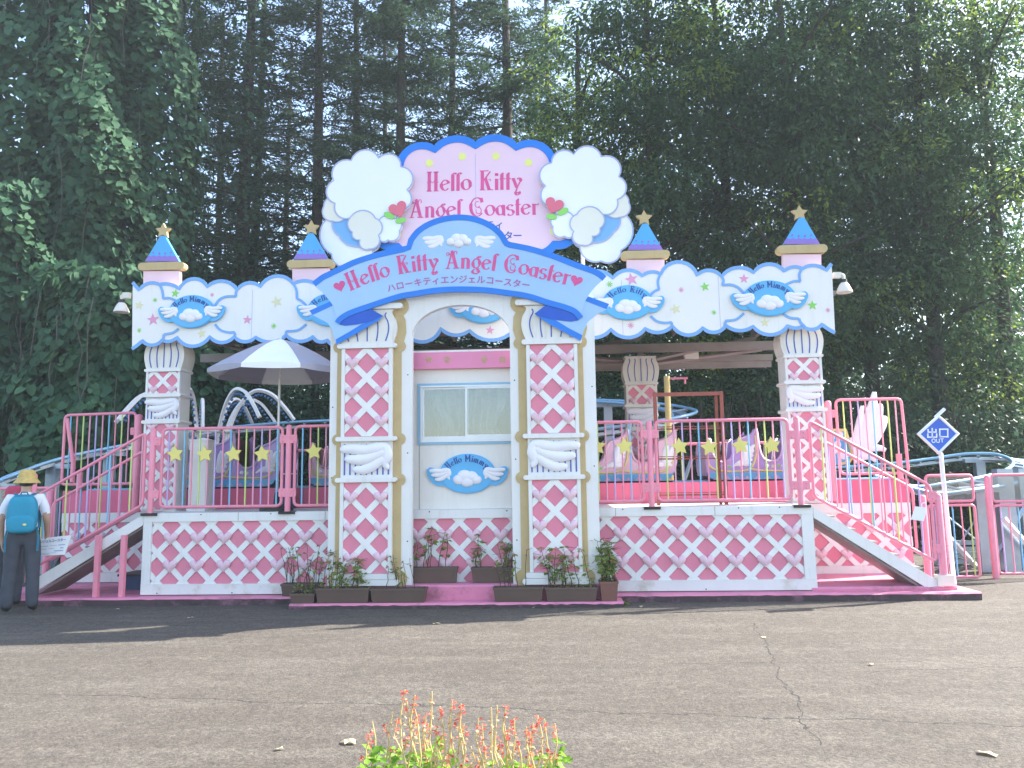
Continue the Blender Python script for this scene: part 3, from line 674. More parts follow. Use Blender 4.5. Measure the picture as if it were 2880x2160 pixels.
part('foot_block', MB().box(4.72, 4.92, -.05, .06, .166, .30), M_LAMP, sr_)

# ------------------------------------------------------------------ railings
BAR_ME = {}
def bar_mesh(i):
    if i not in BAR_ME: BAR_ME[i] = mesh_of('bar', MB().tube([(0, 0, 0), (0, 0, 1)], .0105, 6, cap=False), M_BARS[i], smooth=80)
    return BAR_ME[i]
def rail_panel(root, q, Y, r=.021, space=.1045, first=None, stars=(), cyc=0, fil=.07, bars=True):
    """q: four corners (x,z): bottom left, bottom right, top right, top left"""
    part('frame', MB().tube([(p.x, Y, p.y) for p in fillet([Vector(c) for c in q], fil)], r, 8, closed=True), M_RAIL, root, smooth=80)
    if bars:
        x = q[0][0] + (space if first is None else first); k = cyc
        while x < q[1][0] - .03:
            def at(a, b): t = (x - a[0]) / (b[0] - a[0]); return a[1] + (b[1] - a[1]) * t
            z0, z1 = at(q[0], q[1]), at(q[3], q[2])
            o = piece('bar', bar_mesh(k % 6), root, (x, Y, z0)); o.scale = (1, 1, z1 - z0)
            x += space; k += 1
    for x, z in stars: piece('star', STAR_ME, root, (x, Y - .036, z))
def post(root, x, Y, z0, z1, r=.038, hinges=(), sides=(-1, 1), foot=True):
    part('post', MB().tube([(x, Y, z0), (x, Y, z1 - .03), (x, Y, z1 - .01), (x, Y, z1)], [r, r, r * .8, r * .3], 12), M_RAIL, root, smooth=60)
    if foot: part('foot', MB().box(x - .105, x + .105, Y - .05, Y + .06, z0 - .032, z0 + .002), M_BLACK, root)
    for z in hinges:
        for s in sides:
            part('hinge', MB().prism(round_rect(min(x + s * .02, x + s * .115), max(x + s * .02, x + s * .115), z - .055, z + .055, .015), Y - .026, Y - .008), M_RAIL, root)
            for dz in (-.03, .03): part('bolt', MB().ball((x + s * .075, Y - .027, z + dz), .013, .008, .013, 8, 4), M_RAIL, root, smooth=60)
YR = -0.005
def rp(u0, u1, vb, vt0, vt1, Y=YR):
    a = XZ(u0, vb, Y); b = XZ(u1, vb, Y); zt0 = XZ(u0, vt0, Y)[1]; zt1 = XZ(u1, vt1, Y)[1]
    return [(a[0], 1.25), (b[0], 1.25), (b[0], zt1), (a[0], zt0)]
RG = 'pink railings round the platform'
def sx(u, v): return XZ(u, v, YR - .036)
r1 = thing('railing', 'front railing panel with four yellow stars, left of the arch before the purple car', 'railing', (-4.3, 0, ZD), RG)
rail_panel(r1, [(-5.16, 1.25), (-3.54, 1.25), (-3.54, 2.28), (-5.16, 2.28)], YR, stars=[sx(u, 1277) for u in (493, 576, 657, 738)], first=.09)
post(r1, -5.29, YR, ZD, 2.30, hinges=(2.12, 1.42), sides=(1,)); post(r1, -3.455, YR, ZD, 2.31, hinges=(2.12, 1.42))
r2 = thing('railing', 'short front railing panel with one yellow star, just left of the arch', 'railing', (-2.9, 0, ZD), RG)
rail_panel(r2, [(-3.37, 1.25), (-2.2, 1.25), (-2.2, 2.285), (-3.37, 2.285)], YR, stars=[sx(883, 1270)], first=.10, cyc=2)
r3 = thing('railing', 'front railing panel with two yellow stars, just right of the arch before the pink car', 'railing', (.6, 0, ZD), RG)
rail_panel(r3, [(0.10, 1.25), (1.17, 1.25), (1.17, 2.265), (0.10, 2.265)], YR, stars=[sx(1680, 1257), sx(1757, 1255)], first=.08, cyc=0)
post(r3, 1.265, YR, ZD, 2.275, hinges=(2.10, 1.42))
r4 = thing('railing', 'wide front railing panel with four yellow stars near the right stairs', 'railing', (2.2, 0, ZD), RG)
rail_panel(r4, [(1.345, 1.25), (3.02, 1.25), (3.02, 2.265), (1.345, 2.265)], YR, stars=[sx(1912, 1256), sx(1994, 1258), sx(2082, 1253), sx(2171, 1253)], first=.13, cyc=4)
post(r4, 3.135, YR, ZD, 2.30, hinges=(2.06, 1.42))
# stair rails
r5 = thing('railing', 'sloping front railing of the left staircase', 'railing', (-6.0, 0, .4), RG)
a, b = XZ(402, 1218, 0), XZ(130, 1375, 0); c, d = XZ(402, 1420, 0), XZ(105, 1600, 0)
rail_panel(r5, [(-6.86, d[1]), (-5.40, c[1]), (-5.40, a[1]), (-6.86, a[1] + (b[1] - a[1]) * (1.46 / (a[0] - b[0])))], 0.0, first=.12, space=.145, cyc=2)
post(r5, -6.90, 0.0, .30, 1.72, hinges=(1.2,), sides=(1,), foot=False)
r6 = thing('railing', 'sloping back railing of the left staircase', 'railing', (-6.0, .66, .4), RG)
a, b = XZ(405, 1268, .66), XZ(150, 1415, .66)
rail_panel(r6, [(b[0], b[1] - .80), (a[0], a[1] - .80), a, b], .66, first=.1, space=.145, cyc=0)
r7 = thing('railing', 'upright back railing panel above the left stairs, beside the left column', 'railing', (-6.6, 1.25, 1.47), RG)
a, b = XZ(184, 1168, 1.27), XZ(374, 1360, 1.27)
rail_panel(r7, [(a[0], b[1]), (b[0], b[1]), (b[0], a[1] + .02), (a[0], a[1])], 1.27, first=.09, space=.1, cyc=2)
p = XZ(392, 1165, 1.27); post(r7, p[0], 1.27, 1.18, p[1], r=.05, hinges=(2.35,), sides=(-1,), foot=False)
part('post', MB().tube([(a[0] + .28, 1.27, 1.47), (a[0] + .28, 1.27, 1.75)], .04, 10), M_RAIL, r7, smooth=60)
part('brace', MB().tube([(a[0] + .03, 1.27, a[1] - .05), (a[0] + .17, 1.25, 1.9), (a[0] + .17, 1.25, 1.6)], .028, 8), M_RAIL, r7, smooth=60)
r8 = thing('railing', 'sloping front railing of the right staircase with a white card hanging', 'railing', (4.0, 0, .4), RG)
a, b = XZ(2270, 1184, 0), XZ(2620, 1366, 0); c, d = XZ(2282, 1396, 0), XZ(2627, 1580, 0)
rail_panel(r8, [(3.30, c[1]), (4.74, d[1]), (4.74, b[1]), (3.30, a[1])], 0.0, first=.14, space=.145, cyc=4)
post(r8, 4.825, 0.0, .29, XZ(2640, 1388, 0)[1], r=.04, hinges=(1.27, .62), sides=(-1,), foot=False)
r9 = thing('railing', 'sloping back railing of the right staircase', 'railing', (4.0, .66, .4), RG)
a, b = XZ(2307, 1236, .66), XZ(2566, 1374, .66)
rail_panel(r9, [(a[0], a[1] - .82), (b[0], b[1] - .82), (b[0], b[1]), (a[0], a[1])], .66, first=.1, space=.13, cyc=0)
post(r9, b[0] + .12, .66, .17, XZ(2590, 1392, .66)[1], r=.045, foot=False)
r10 = thing('railing', 'upright back railing panel above the right stairs, before the big white wing', 'railing', (4.6, 1.25, 1.47), RG)
a, b = XZ(2350, 1125, 1.27), XZ(2556, 1330, 1.27)
rail_panel(r10, [(a[0], b[1]), (b[0], b[1]), (b[0] - .03, a[1]), (a[0], a[1])], 1.27, first=.1, space=.105, cyc=4)
p = XZ(2327, 1127, 1.27); post(r10, p[0], 1.27, 1.18, p[1], r=.05, hinges=(2.42,), sides=(1,), foot=False)
part('post', MB().tube([(b[0] - .12, 1.27, 1.47), (b[0] - .12, 1.27, 1.83)], .04, 10), M_RAIL, r10, smooth=60)
r11 = thing('railing', 'far pink railing behind the coaster cars', 'railing', (0, 3.2, 1.2), RG)
rail_panel(r11, [(-4.6, 1.25), (4.4, 1.25), (4.4, 2.10), (-4.6, 2.10)], 3.2, first=.2, space=.30, cyc=0, r=.024)

# ------------------------------------------------------------------ striped and latticed columns
def column(parent, nested, cx, w_, Yf, dep, cap, rings, lats, stripes, per, hz, hscale, flip, cream=False, zb=None):
    """cap=(z0,z1); rings=[(z0,z1,extra)]; lats=[(z0,z1,pz,[heart z])]; stripes=(z0,z1)"""
    wm = M_CREAM if cream else M_WHITE; lm = M_CREAM if cream else M_LATT
    z0 = zb if zb is not None else rings[-1][0]
    sh = part('pilaster' if nested else 'shaft', MB().box(cx - w_ / 2, cx + w_ / 2, Yf, Yf + dep, z0, cap[0] + .01), wm, parent)
    A = sh if nested else parent
    hw = w_ / 2; H = cap[1] - cap[0]
    prof = [(1.0, 0), (1.06, .10), (1.14, .28), (1.17, .48), (1.12, .68), (1.0, .84), (.97, .92), (1.04, 1.0)]
    sp = spline(prof, 4)
    poly = [(cx + hw * q, cap[0] + H * t) for q, t in sp] + [(cx - hw * q, cap[0] + H * t) for q, t in sp[::-1]]
    c_ = part('capital', MB().prism(poly, Yf - .02, Yf + dep + .02), M_CREAM, A, smooth=35)
    for k in (-2, -1, 0, 1, 2):
        line = [(cx + hw * q * k * .36, cap[0] + H * (.06 + .84 * t)) for q, t in sp]
        part('groove', MB().ribbon(line, .016, Yf - .024, Yf - .015), M_STRIPE, c_ if not nested else sh)
    for a, b, ex in rings:
        part('ring', MB().prism(round_rect(cx - hw - ex, cx + hw + ex, a, b, (b - a) * .48, 5), Yf - .05, Yf + dep + .03), wm, A, smooth=40)
    for a, b, pz, hzs in lats:
        m_ = w_ * .075
        lattice(A, cx - hw + m_, cx + hw - m_, a + .004, b - .004, Yf - .024, per, cx + per / 2, pz, per * .20,
                [(cx + s * per / 2, z) for s in (-1, 1) for z in hzs], hs=hscale, sub=sh if nested else None, white=lm, th=.012)
        for s in (-1, 1):
            part('edge_strip', MB().box(cx + s * (hw - m_ / 2) - m_ / 2 + .002, cx + s * (hw - m_ / 2) + m_ / 2 - .002, Yf - .03, Yf + .004, a, b), wm, A)
    a, b = stripes; n = 9
    for k in range(n):
        x = cx + (k - (n - 1) / 2) * w_ * .85 / (n - 1)
        part('stripe', MB().box(x - w_ * .0125, x + w_ * .0125, Yf - .008, Yf + .004, a + (b - a) * .07, b - (b - a) * .07), M_STRIPE, A)
    part('wing', wing_mb(cx, (a + b) / 2, w_ * .95, (b - a) * .86, Yf - .02, flip, 0.8), M_WING, A, smooth=70)
    return sh
def stand_column(label, cx, Yf, cream, flip, dz=0.0):
    t = thing('column', label, 'column', (cx, Yf + .15, ZD), 'columns that carry the station roof')
    column(t, False, cx, .50, Yf, .30, (3.185 + dz, 3.62 + dz), [(3.15 + dz, 3.19 + dz, .02), (2.785 + dz, 2.835 + dz, .03), (2.405 + dz, 2.455 + dz, .03)],
           [(2.835 + dz, 3.15 + dz, 2.885 + dz, [2.885 + dz]), (1.20, 2.405 + dz, 2.35 + dz, [2.35 + dz, 2.08 + dz, 1.81 + dz, 1.54 + dz])], (2.455 + dz, 2.785 + dz), .27, None, .70, flip, cream, zb=ZD)
    return t
stand_column('left column with striped capital and wing relief, beside the left stairs', -5.52, .65, False, False)
stand_column('right column with striped capital and wing relief, above the right stairs', 3.475, .65, False, True)
stand_column('dim cream column standing behind the coaster cars, right of the arch', 1.475, 2.45, True, False, -.115)

# ------------------------------------------------------------------ roof with its beams
rf = thing('station_roof', 'flat station roof on brown beams behind the cloud boards', 'roof', (-1.0, 1.8, 3.4))
part('roof_sheet', MB().box(-5.95, 3.98, .60, 3.05, 4.02, 4.07), M_BEAM, rf)
for y, z in ((.72, 3.80), (2.62, 3.66)):
    part('beam', MB().box(-5.9, 3.92, y - .05, y + .05, z - .07, z + .07), M_BEAM, rf)
for y, z in ((2.85, 3.50), (2.95, 3.40)):
    part('beam', MB().box(-5.6, 3.7, y - .04, y + .04, z - .05, z + .05), M_BEAM, rf)
for x in (-5.5, -3.9, -2.2, -.4, 1.5, 3.45):
    part('cross_beam', MB().box(x - .045, x + .045, .66, 3.0, 3.86, 4.015), M_BEAM, rf)
for (xa, za, xb, zb, y) in ((-5.4, 3.85, -3.9, 3.5, 2.66), (-3.9, 3.5, -2.2, 3.85, 2.66), (-2.2, 3.85, -.4, 3.5, 2.66), (-.4, 3.5, 1.5, 3.85, 2.66), (1.6, 3.46, 3.4, 3.80, 2.66), (1.5, 3.45, -.2, 3.62, 2.72), (1.7, 3.42, 3.5, 3.62, 2.74), (-3.8, 3.45, -5.4, 3.7, 2.74)):
    part('brace', MB().tube([(xa, y, za), (xb, y, zb)], .035, 4), M_BEAM, rf)
for x in (-3.9, 1.5): part('strut', MB().box(x - .05, x + .05, 2.58, 2.68, 3.34, 3.72), M_BEAM, rf)
for k in range(26): part('rafter', MB().box(-5.7 + .37 * k, -5.67 + .37 * k, .8, 2.9, 3.90, 3.98), M_BEAM, rf)
p = XZ(1948, 1002, 2.7)
part('junction_box', MB().box(p[0] - .13, p[0] + .1, 2.7, 2.86, p[1] - .04, p[1] + .07), M_CREAM, rf)

# ------------------------------------------------------------------ cloud boards along the roof edge
YF = 0.50
def z2(x, y): return XZ(300 + x / 3.16, 580 + y / 3.16, YF)
def z5(x, y): return XZ(1620 + x / 2.5525, 550 + y / 2.5525, YF)
def pxl(u, v): return XZ(u, v, YF)
cb = thing('cloud_board', 'long white cloud cut-out board with blue outline along the roof edge', 'board', (-1.0, YF, 3.3))
top = [(*z2(232, 678), 0), (*z2(290, 745), .20), (*z2(470, 697), .12), (*z2(645, 735), .32), (*z2(895, 715), .24), (*z2(1160, 745), .24), (*z2(1365, 715), .28), (*z2(1660, 690), .20),
       (*pxl(905, 815), .26), (*pxl(985, 800), .3), (*pxl(1075, 805), .28), (*pxl(1165, 800), .3), (*pxl(1255, 800), .28), (*pxl(1345, 795), .3), (*pxl(1440, 795), .28), (*pxl(1530, 790), .28), (*pxl(1625, 790), .25),
       (*z5(265, 592), .24), (*z5(475, 577), .16), (*z5(608, 562), .36), (*z5(870, 572), .24), (*z5(1045, 582), .22), (*z5(1275, 552), .26), (*z5(1495, 542), .16), (*z5(1625, 525), .18), (*z5(1795, 537), 0), (*z5(1835, 490), 0)]
bot = [(*z5(1860, 985), 0.04), (*z5(1765, 925), .22), (*z5(1628, 940), .14), (*z5(1520, 935), .26), (*z5(1270, 940), .18), (*z5(1075, 932), .26), (*z5(910, 950), .28), (*z5(692, 935), .20), (*z5(497, 955), .26), (*z5(250, 960), .24),
       (*pxl(1625, 930), .28), (*pxl(1530, 940), .26), (*pxl(1445, 930), .22), (*pxl(1320, 930), .2), (*pxl(1240, 924), .24), (*pxl(1160, 955), .26), (*pxl(1070, 950), .26), (*pxl(985, 955), .28),
       (*z2(1960, 1190), .24), (*z2(1835, 1160), .20), (*z2(1600, 1150), .18), (*z2(1325, 1165), .22), (*z2(1135, 1160), .24), (*z2(918, 1160), .28), (*z2(625, 1165), .18), (*z2(495, 1190), .24), (*z2(318, 1195), 0.04), (*z2(225, 1268), 0)]
tl, bl = lobes(top), lobes(bot)
part('board', MB().prism(tl + bl, YF, YF + .035), M_BOARD, cb)
part('outline', MB().ribbon(tl, .050, YF - .007, YF - .001), M_OUTL, cb, recalc=False)
part('outline', MB().ribbon(bl, .050, YF - .006, YF - .001), M_OUTL, cb, recalc=False)
inner = [[z2(470, 690), z2(495, 750), z2(505, 822)], [z2(505, 820), z2(560, 818), z2(620, 840)], [z2(640, 1090), z2(590, 1125), z2(510, 1140)], [z2(510, 1140), z2(503, 1180), z2(480, 1212)],
         [z2(1160, 740), z2(1150, 770), z2(1150, 803)], [z2(1150, 801), z2(1060, 805), z2(1000, 835), z2(965, 885)], [z2(965, 1050), z2(1010, 1100), z2(1080, 1122), z2(1138, 1120)], [z2(1135, 1122), z2(1145, 1150)],
         [z2(1660, 690), z2(1688, 745), z2(1693, 822)], [z2(1692, 822), z2(1735, 845), z2(1775, 885)], [z2(1775, 1050), z2(1700, 1103), z2(1595, 1113)], [z2(1597, 1113), z2(1590, 1145), z2(1565, 1168)],
         [z5(606, 562), z5(588, 615), z5(595, 676)], [z5(595, 674), z5(560, 690), z5(535, 715)], [z5(535, 865), z5(580, 903), z5(640, 915), z5(687, 910)], [z5(686, 911), z5(690, 940)],
         [z5(1045, 580), z5(1058, 610), z5(1050, 648)], [z5(1050, 645), z5(1110, 641), z5(1165, 662), z5(1205, 705)], [z5(1205, 845), z5(1150, 890), z5(1075, 900)], [z5(1077, 900), z5(1065, 935)],
         [z5(1622, 527), z5(1603, 565), z5(1608, 617)], [z5(1610, 616), z5(1560, 617), z5(1505, 640)], [z5(1485, 848), z5(1535, 878), z5(1600, 885)], [z5(1600, 884), z5(1612, 912), z5(1640, 940)]]
for i, q in enumerate(inner): part('inner_outline', MB().ribbon(spline(q, 5), .034, YF - .010 - .0008 * (i % 3), YF - .001), M_OUTL, cb, recalc=False)
def aster(mb, c, r, Y):
    for k in range(4):
        a = math.pi * k / 4 + .3; mb.ribbon([(c[0] - r * math.cos(a), c[1] - r * math.sin(a)), (c[0] + r * math.cos(a), c[1] + r * math.sin(a))], r * .22, Y - .0035 - .0006 * k, Y)
for x in (-4.2, -2.6, 1.02, 2.35):
    part('seam', MB().box(x - .0025, x + .0025, YF - .002, YF - .0002, 3.50, 4.28), M_LILACLINE, cb)
for f_, x, y, r, m_, kind, rot in ((z2, 290, 880, 14, M_STARCREAM, 's', .2), (z2, 430, 833, 6.5, M_GREEN, 'a', 0), (z2, 412, 1008, 19, M_STARPINK, 's', -.1), (z2, 290, 1103, 6.5, M_GREEN, 'a', 0), (z2, 610, 775, 13.5, M_GREEN, 's', .15),
                                   (z2, 937, 787, 6, M_STARPINK, 'a', 0), (z2, 845, 1132, 15, M_STARCREAM, 's', -.2), (z2, 1250, 1010, 14.5, M_STARPINK, 's', .1), (z2, 1512, 850, 18.5, M_STARCREAM, 's', -.3), (z2, 1485, 1065, 8, M_GREEN, 'a', 0),
                                   (z5, 240, 637, 9, M_GREEN, 'a', 0), (z5, 398, 602, 20, M_STARPINK, 's', -.2), (z5, 755, 677, 7.5, M_STARPINK, 'a', 0), (z5, 925, 655, 14.5, M_GREEN, 's', -.15), (z5, 715, 815, 16.5, M_STARCREAM, 's', -.3), (z5, 990, 840, 7, M_GREEN, 'a', 0),
                                   (z5, 393, 933, 9, M_STARPINK, 'a', 0), (z5, 1205, 598, 15, M_STARPINK, 's', .05), (z5, 1355, 912, 14.5, M_STARCREAM, 's', 0), (z5, 1697, 788, 15, M_GREEN, 's', 0), (z5, 1808, 822, 6.5, M_STARPINK, 'a', 0)):
    c = f_(x, y); r = r * 10.55 / FPX
    mb = MB()
    if kind == 's': mb.prism(shift(star_poly(r, .42, rot), *c), YF - .004, YF - .0005)
    else: aster(mb, c, r, YF)
    part('painted_star', mb, m_, cb)
c = pxl(1378, 929); part('painted_star', MB().prism(shift(star_poly(.065, .42, .1), *c), YF - .004, YF - .0005), M_STARPINK, cb)

# ------------------------------------------------------------------ winged oval name plaques (the mascot heads are left out)
def plaque(label, u, v, rx, ry, Y, text, s=1.0):
    c = XZ(u, v, Y); k = (10 + Y) / FPX * 1.005; rx *= k; rz = ry * k
    t = thing('plaque', label, 'plaque', (c[0], Y, c[1]), 'winged blue name plaques')
    def pl(q, y0, y1, name):
        mb = MB(); mb.prism(ell(c[0], c[1], rx * q, rz * q, 44), y0, y1); 
        return part(name, mb, M_PLAQ, t, smooth=30)
    pl(1.0, Y - .03, Y - .001, 'oval'); pl(.955, Y - .038, Y - .0302, 'oval')
    for sgn in (-1, 1):
        wc = (c[0] + sgn * rx * .93, c[1] - rz * .08)
        pts = [(-.52, .30), (-.50, .05), (-.36, -.32), (-.1, -.56), (.2, -.5), (.5, -.25), (.55, .12), (.40, .42), (.1, .34), (-.2, .38), (-.42, .44)]
        q = spline([(wc[0] - sgn * x * rx * -1.02, wc[1] + z * rz * .95) for x, z in [(-a, b) for a, b in pts]] + [(wc[0] - sgn * pts[0][0] * rx * 1.02, wc[1] + pts[0][1] * rz * .95)], 4)[:-1]
        part('wing_backing', MB().prism(q, Y - .027 if sgn < 0 else Y - .0265, Y - .002), M_PLAQ, t, smooth=40)
        part('wing', wing_mb(c[0] + sgn * rx * .97, c[1] - rz * .06, rx * .74, rz * .66, Y - .040, sgn > 0, .8), M_WING, t, smooth=70)
    mb = MB()
    for dx, dz, r in ((-.30, -.30, .22), (-.10, -.12, .27), (.14, -.16, .25), (.32, -.32, .20), (0, -.38, .26)):
        mb.ball((c[0] + dx * rx, Y - .036, c[1] + dz * rz), rx * r, .03, rz * r * 1.15, 16, 8)
    part('cloud_puff', mb, M_WING, t, smooth=80)
    arc = ell(c[0], c[1] - rz * .25, rx * .80, rz * .86, 24, rad(147), rad(33))
    lettering(text, arc, rz * .33, Y - .0385, M_NAVY, t, thick=.20, thin=.08)
    return t
plaque('winged plaque at the left end of the cloud board, navy name lettering', 540.5, 877.5, 68, 49, YF - .012, 'Hello Mimmy')
plaque('winged plaque half hidden behind the left tail of the arch banner', 932, 872, 69, 49, YF - .012, 'Hello Kitty')
plaque('winged plaque seen through the top of the arch opening', 1361, 862, 70, 50, YF - .012, 'Hello Mimmy')
plaque('winged plaque just right of the arch banner', 1765, 852, 71, 50, YF - .012, 'Hello Kitty')
plaque('winged plaque at the right end of the cloud board', 2163, 840, 73, 51, YF - .012, 'Hello Mimmy')

# ------------------------------------------------------------------ turret cut-outs
def turret(label, star, apex, base, bar, body):
    Y = .60
    t = thing('turret', label, 'turret', (*P(body[0], body[3], Y),), 'turret boards on the roof edge')
    def q(u, v): return XZ(u, v, Y)
    bl_, br = q(base[0], base[2]), q(base[1], base[2]); ap = q(*apex)
    part('body', MB().prism([q(body[0], body[3] + 30), q(body[1], body[3] + 30), q(body[1], body[2]), q(body[0], body[2])], Y, Y + .07), M_BODYPINK, t)
    a, b = q(bar[0], bar[3]), q(bar[1], bar[2])
    part('gold_bar', MB().prism(round_rect(a[0], b[0], a[1], b[1], (b[1] - a[1]) * .49, 6), Y - .03, Y + .09), M_GOLD, t, smooth=40)
    def lerp(p_, q_, s): return (p_[0] + (q_[0] - p_[0]) * s, p_[1] + (q_[1] - p_[1]) * s)
    tl_, tr = (ap[0] - .035, ap[1]), (ap[0] + .035, ap[1])
    part('roof', MB().prism([bl_, br, tr, tl_], Y, Y + .07), M_TBLUE, t)
    l0, r0 = lerp(bl_, tl_, .24), lerp(br, tr, .24); n = 5
    scal = []
    for k in range(n): scal += lobe(lerp(l0, r0, k / n), lerp(l0, r0, (k + 1) / n), -.22, 5)
    part('purple_hem', MB().prism([bl_, br, r0] + (scal[1:])[::-1] + [l0], Y - .004, Y - .0005), M_TPURP, t)
    for k in range(4):
        c_ = lerp(lerp(bl_, tl_, .36), lerp(br, tr, .36), (k + .5) / 4)
        part('dot', MB().prism(ell(c_[0], c_[1] - .02 * math.sin(math.pi * (k + .5) / 4), .016, .016, 10), Y - .004, Y - .0005), M_TPURP, t)
    c = q(*star)
    part('star', MB().prism(shift(star_poly(.118, .5, 0), *c), Y + .01, Y + .06), M_GOLD, t)
turret('leftmost turret board with blue peak and gold star', (457, 648), (457, 664), (408, 504, 735), (390, 521, 737, 762), (403, 505, 762, 803))
turret('second turret board from the left, beside the left cloud cut-out', (874, 640), (874, 656), (825, 923, 729), (808, 939, 730, 755), (822, 925, 755, 793))
turret('turret board just right of the billboard', (1812, 612), (1814, 629), (1765, 1865, 703), (1747, 1883, 704, 730), (1763, 1869, 730, 770))
turret('rightmost turret board with blue peak and gold star', (2250, 598), (2255, 612), (2203, 2306, 687), (2185, 2325, 688, 715), (2202, 2310, 715, 756))

# ------------------------------------------------------------------ billboard above the roof
YB = 0.80
def z3(x, y, Y=YB): return XZ(850 + x / 2.3284, 350 + y / 2.3284, Y)
bb = thing('billboard', 'pink scalloped billboard with blue border and yellow dots above the roof', 'billboard', (-1.0, YB, 4.1))
out = lobes([(*z3(640, 270), .30), (*z3(868, 165), .22), (*z3(1135, 140), .22), (*z3(1402, 150), .30), (*z3(1645, 275), .14), (*z3(1715, 520), .30), (*z3(1775, 735), .16), (*z3(1650, 785), .15), (*z3(1500, 850), .08), (*z3(1135, 880), .08), (*z3(760, 850), .15), (*z3(625, 800), .16), (*z3(500, 755), .30), (*z3(560, 520), .14), (*z3(640, 270), 0)], 10)[:-1]
part('board', MB().prism(out, YB, YB + .05), M_BILL, bb)
# border strip lies inside the outline
cxm = sum(p_[0] for p_ in out) / len(out); czm = sum(p_[1] for p_ in out) / len(out)
part('border', MB().ribbon(out, .11, YB - .010, YB + .055, closed=True), M_BLUE, bb, recalc=False)
for x, y in ((833, 253), (1048, 210), (1268, 208), (1482, 250), (625, 720), (1648, 700)):
    c = z3(x, y); part('dot', MB().prism(ell(c[0], c[1], .055, .055, 24), YB - .005, YB - .0005), M_DOT, bb)
lettering('Hello Kitty', [z3(812, 437), z3(1130, 430), z3(1440, 423)], .29, YB, M_LETTER, bb)
lettering('Angel Coaster', [z3(703, 610), z3(1130, 602), z3(1556, 588)], .28, YB, M_LETTER, bb)
kana('ハローキティ', [z3(960, 685), z3(1320, 680)], .14, YB, M_NAVY, bb)
kana('エンジェルコースター', [z3(850, 758), z3(1440, 750)], .14, YB, M_NAVY, bb)
part('seam', MB().box(z3(1135, 300)[0] - .003, z3(1135, 300)[0] + .003, YB - .002, YB - .0003, 4.3, z3(1135, 190)[1]), M_LILACLINE, bb)
for x in (440, 1135, 1838): 
    a = z3(x, 850); part('pole', MB().tube([(a[0], YB + .09, 3.9), (a[0], YB + .09, a[1] + .5)], .028, 8), M_WHITE, bb, smooth=60)
# cloud-shaped cut-outs in the place of the two mascots
def cutout(label, cx, cy, sgn):
    Y = YB - .07
    def q(dx, dy): return z3(cx + sgn * dx, cy + dy, Y)
    t = thing('cloud_cutout', label, 'cut-out board', (*P(850 + cx / 2.3284, 350 + (cy + 400) / 2.3284, Y),), 'cloud cut-outs beside the billboard')
    def cloud(pts, m_, y, name, wd=.022):
        l = [(*q(a, b), c) for a, b, c in pts]
        if sgn < 0: l = [(x, z, -c) for x, z, c in l]
        o = lobes(l, 8)[:-1]
        pt = part(name, MB().prism(o, y, Y + .04), m_, t)
        part('outline', MB().ribbon(o, wd, y - .004, y - .0005, closed=True), M_LILACLINE, pt, recalc=False)
        return pt
    # lower light-blue cloud with white hem, upper white cloud, cream and white puffs, red heart with leaves
    cloud([(-285, 190, .2), (-150, 120, .1), (60, 190, .25), (65, 330, .2), (20, 400, .25), (-120, 490, .3), (-250, 420, .25), (-285, 190, 0)], M_SIGNWHITE, Y - .001, 'white_hem')
    cloud([(-245, 215, .12), (-60, 150, .1), (45, 215, .2), (55, 370, .15), (-70, 370, .16), (-200, 300, .14), (-245, 215, 0)], M_SOFTBLUE, Y - .010, 'blue_cloud')
    cloud([(-235, -60, .35), (-120, -190, .36), (60, -205, .36), (205, -150, .36), (245, 0, .36), (190, 140, .34), (40, 200, .34), (-110, 180, .34), (-225, 90, .34), (-235, -60, 0)], M_SIGNWHITE, Y - .020, 'white_cloud')
    cloud([(-120, 180, .3), (40, 190, .3), (60, 300, .32), (0, 390, .34), (-60, 330, .3), (-110, 280, .25), (-120, 180, 0)], M_CREAMY, Y - .036, 'cream_puff', .018)
    cloud([(-300, 110, .35), (-190, 60, .2), (-150, 160, .25), (-240, 205, .3), (-300, 110, 0)], M_CREAMY, Y - .015, 'cream_puff', .018)
    cloud([(60, 210, .3), (160, 190, .35), (195, 270, .35), (120, 330, .3), (55, 310, .1), (60, 210, 0)], M_SIGNWHITE, Y - .026, 'white_puff', .018)
    c = q(192, 140); hp = shift([(x * math.cos(.35 * sgn) - z * math.sin(.35 * sgn), x * math.sin(.35 * sgn) + z * math.cos(.35 * sgn)) for x, z in heart_poly(.27)], *c)
    part('heart', MB().prism(hp, Y - .054, Y - .041), M_RED, t)
    for dx, dy, rr, an in ((130, 172, .085, -.5), (205, 205, .08, .2)):
        c = q(dx, dy); an *= sgn
        part('leaf', MB().prism([(c[0] + rr * math.cos(a) * math.cos(an) - rr * .5 * math.sin(a) * math.sin(an), c[1] + rr * math.cos(a) * math.sin(an) + rr * .5 * math.sin(a) * math.cos(an)) for a in [2 * math.pi * i / 16 for i in range(16)]], Y - .048 - .001 * (dx > 200), Y - .027), M_GREEN, t)
cutout('white and blue cloud cut-out with red heart left of the billboard', 443, 430, 1)
cutout('white and blue cloud cut-out with red heart right of the billboard', 1838, 405, -1)

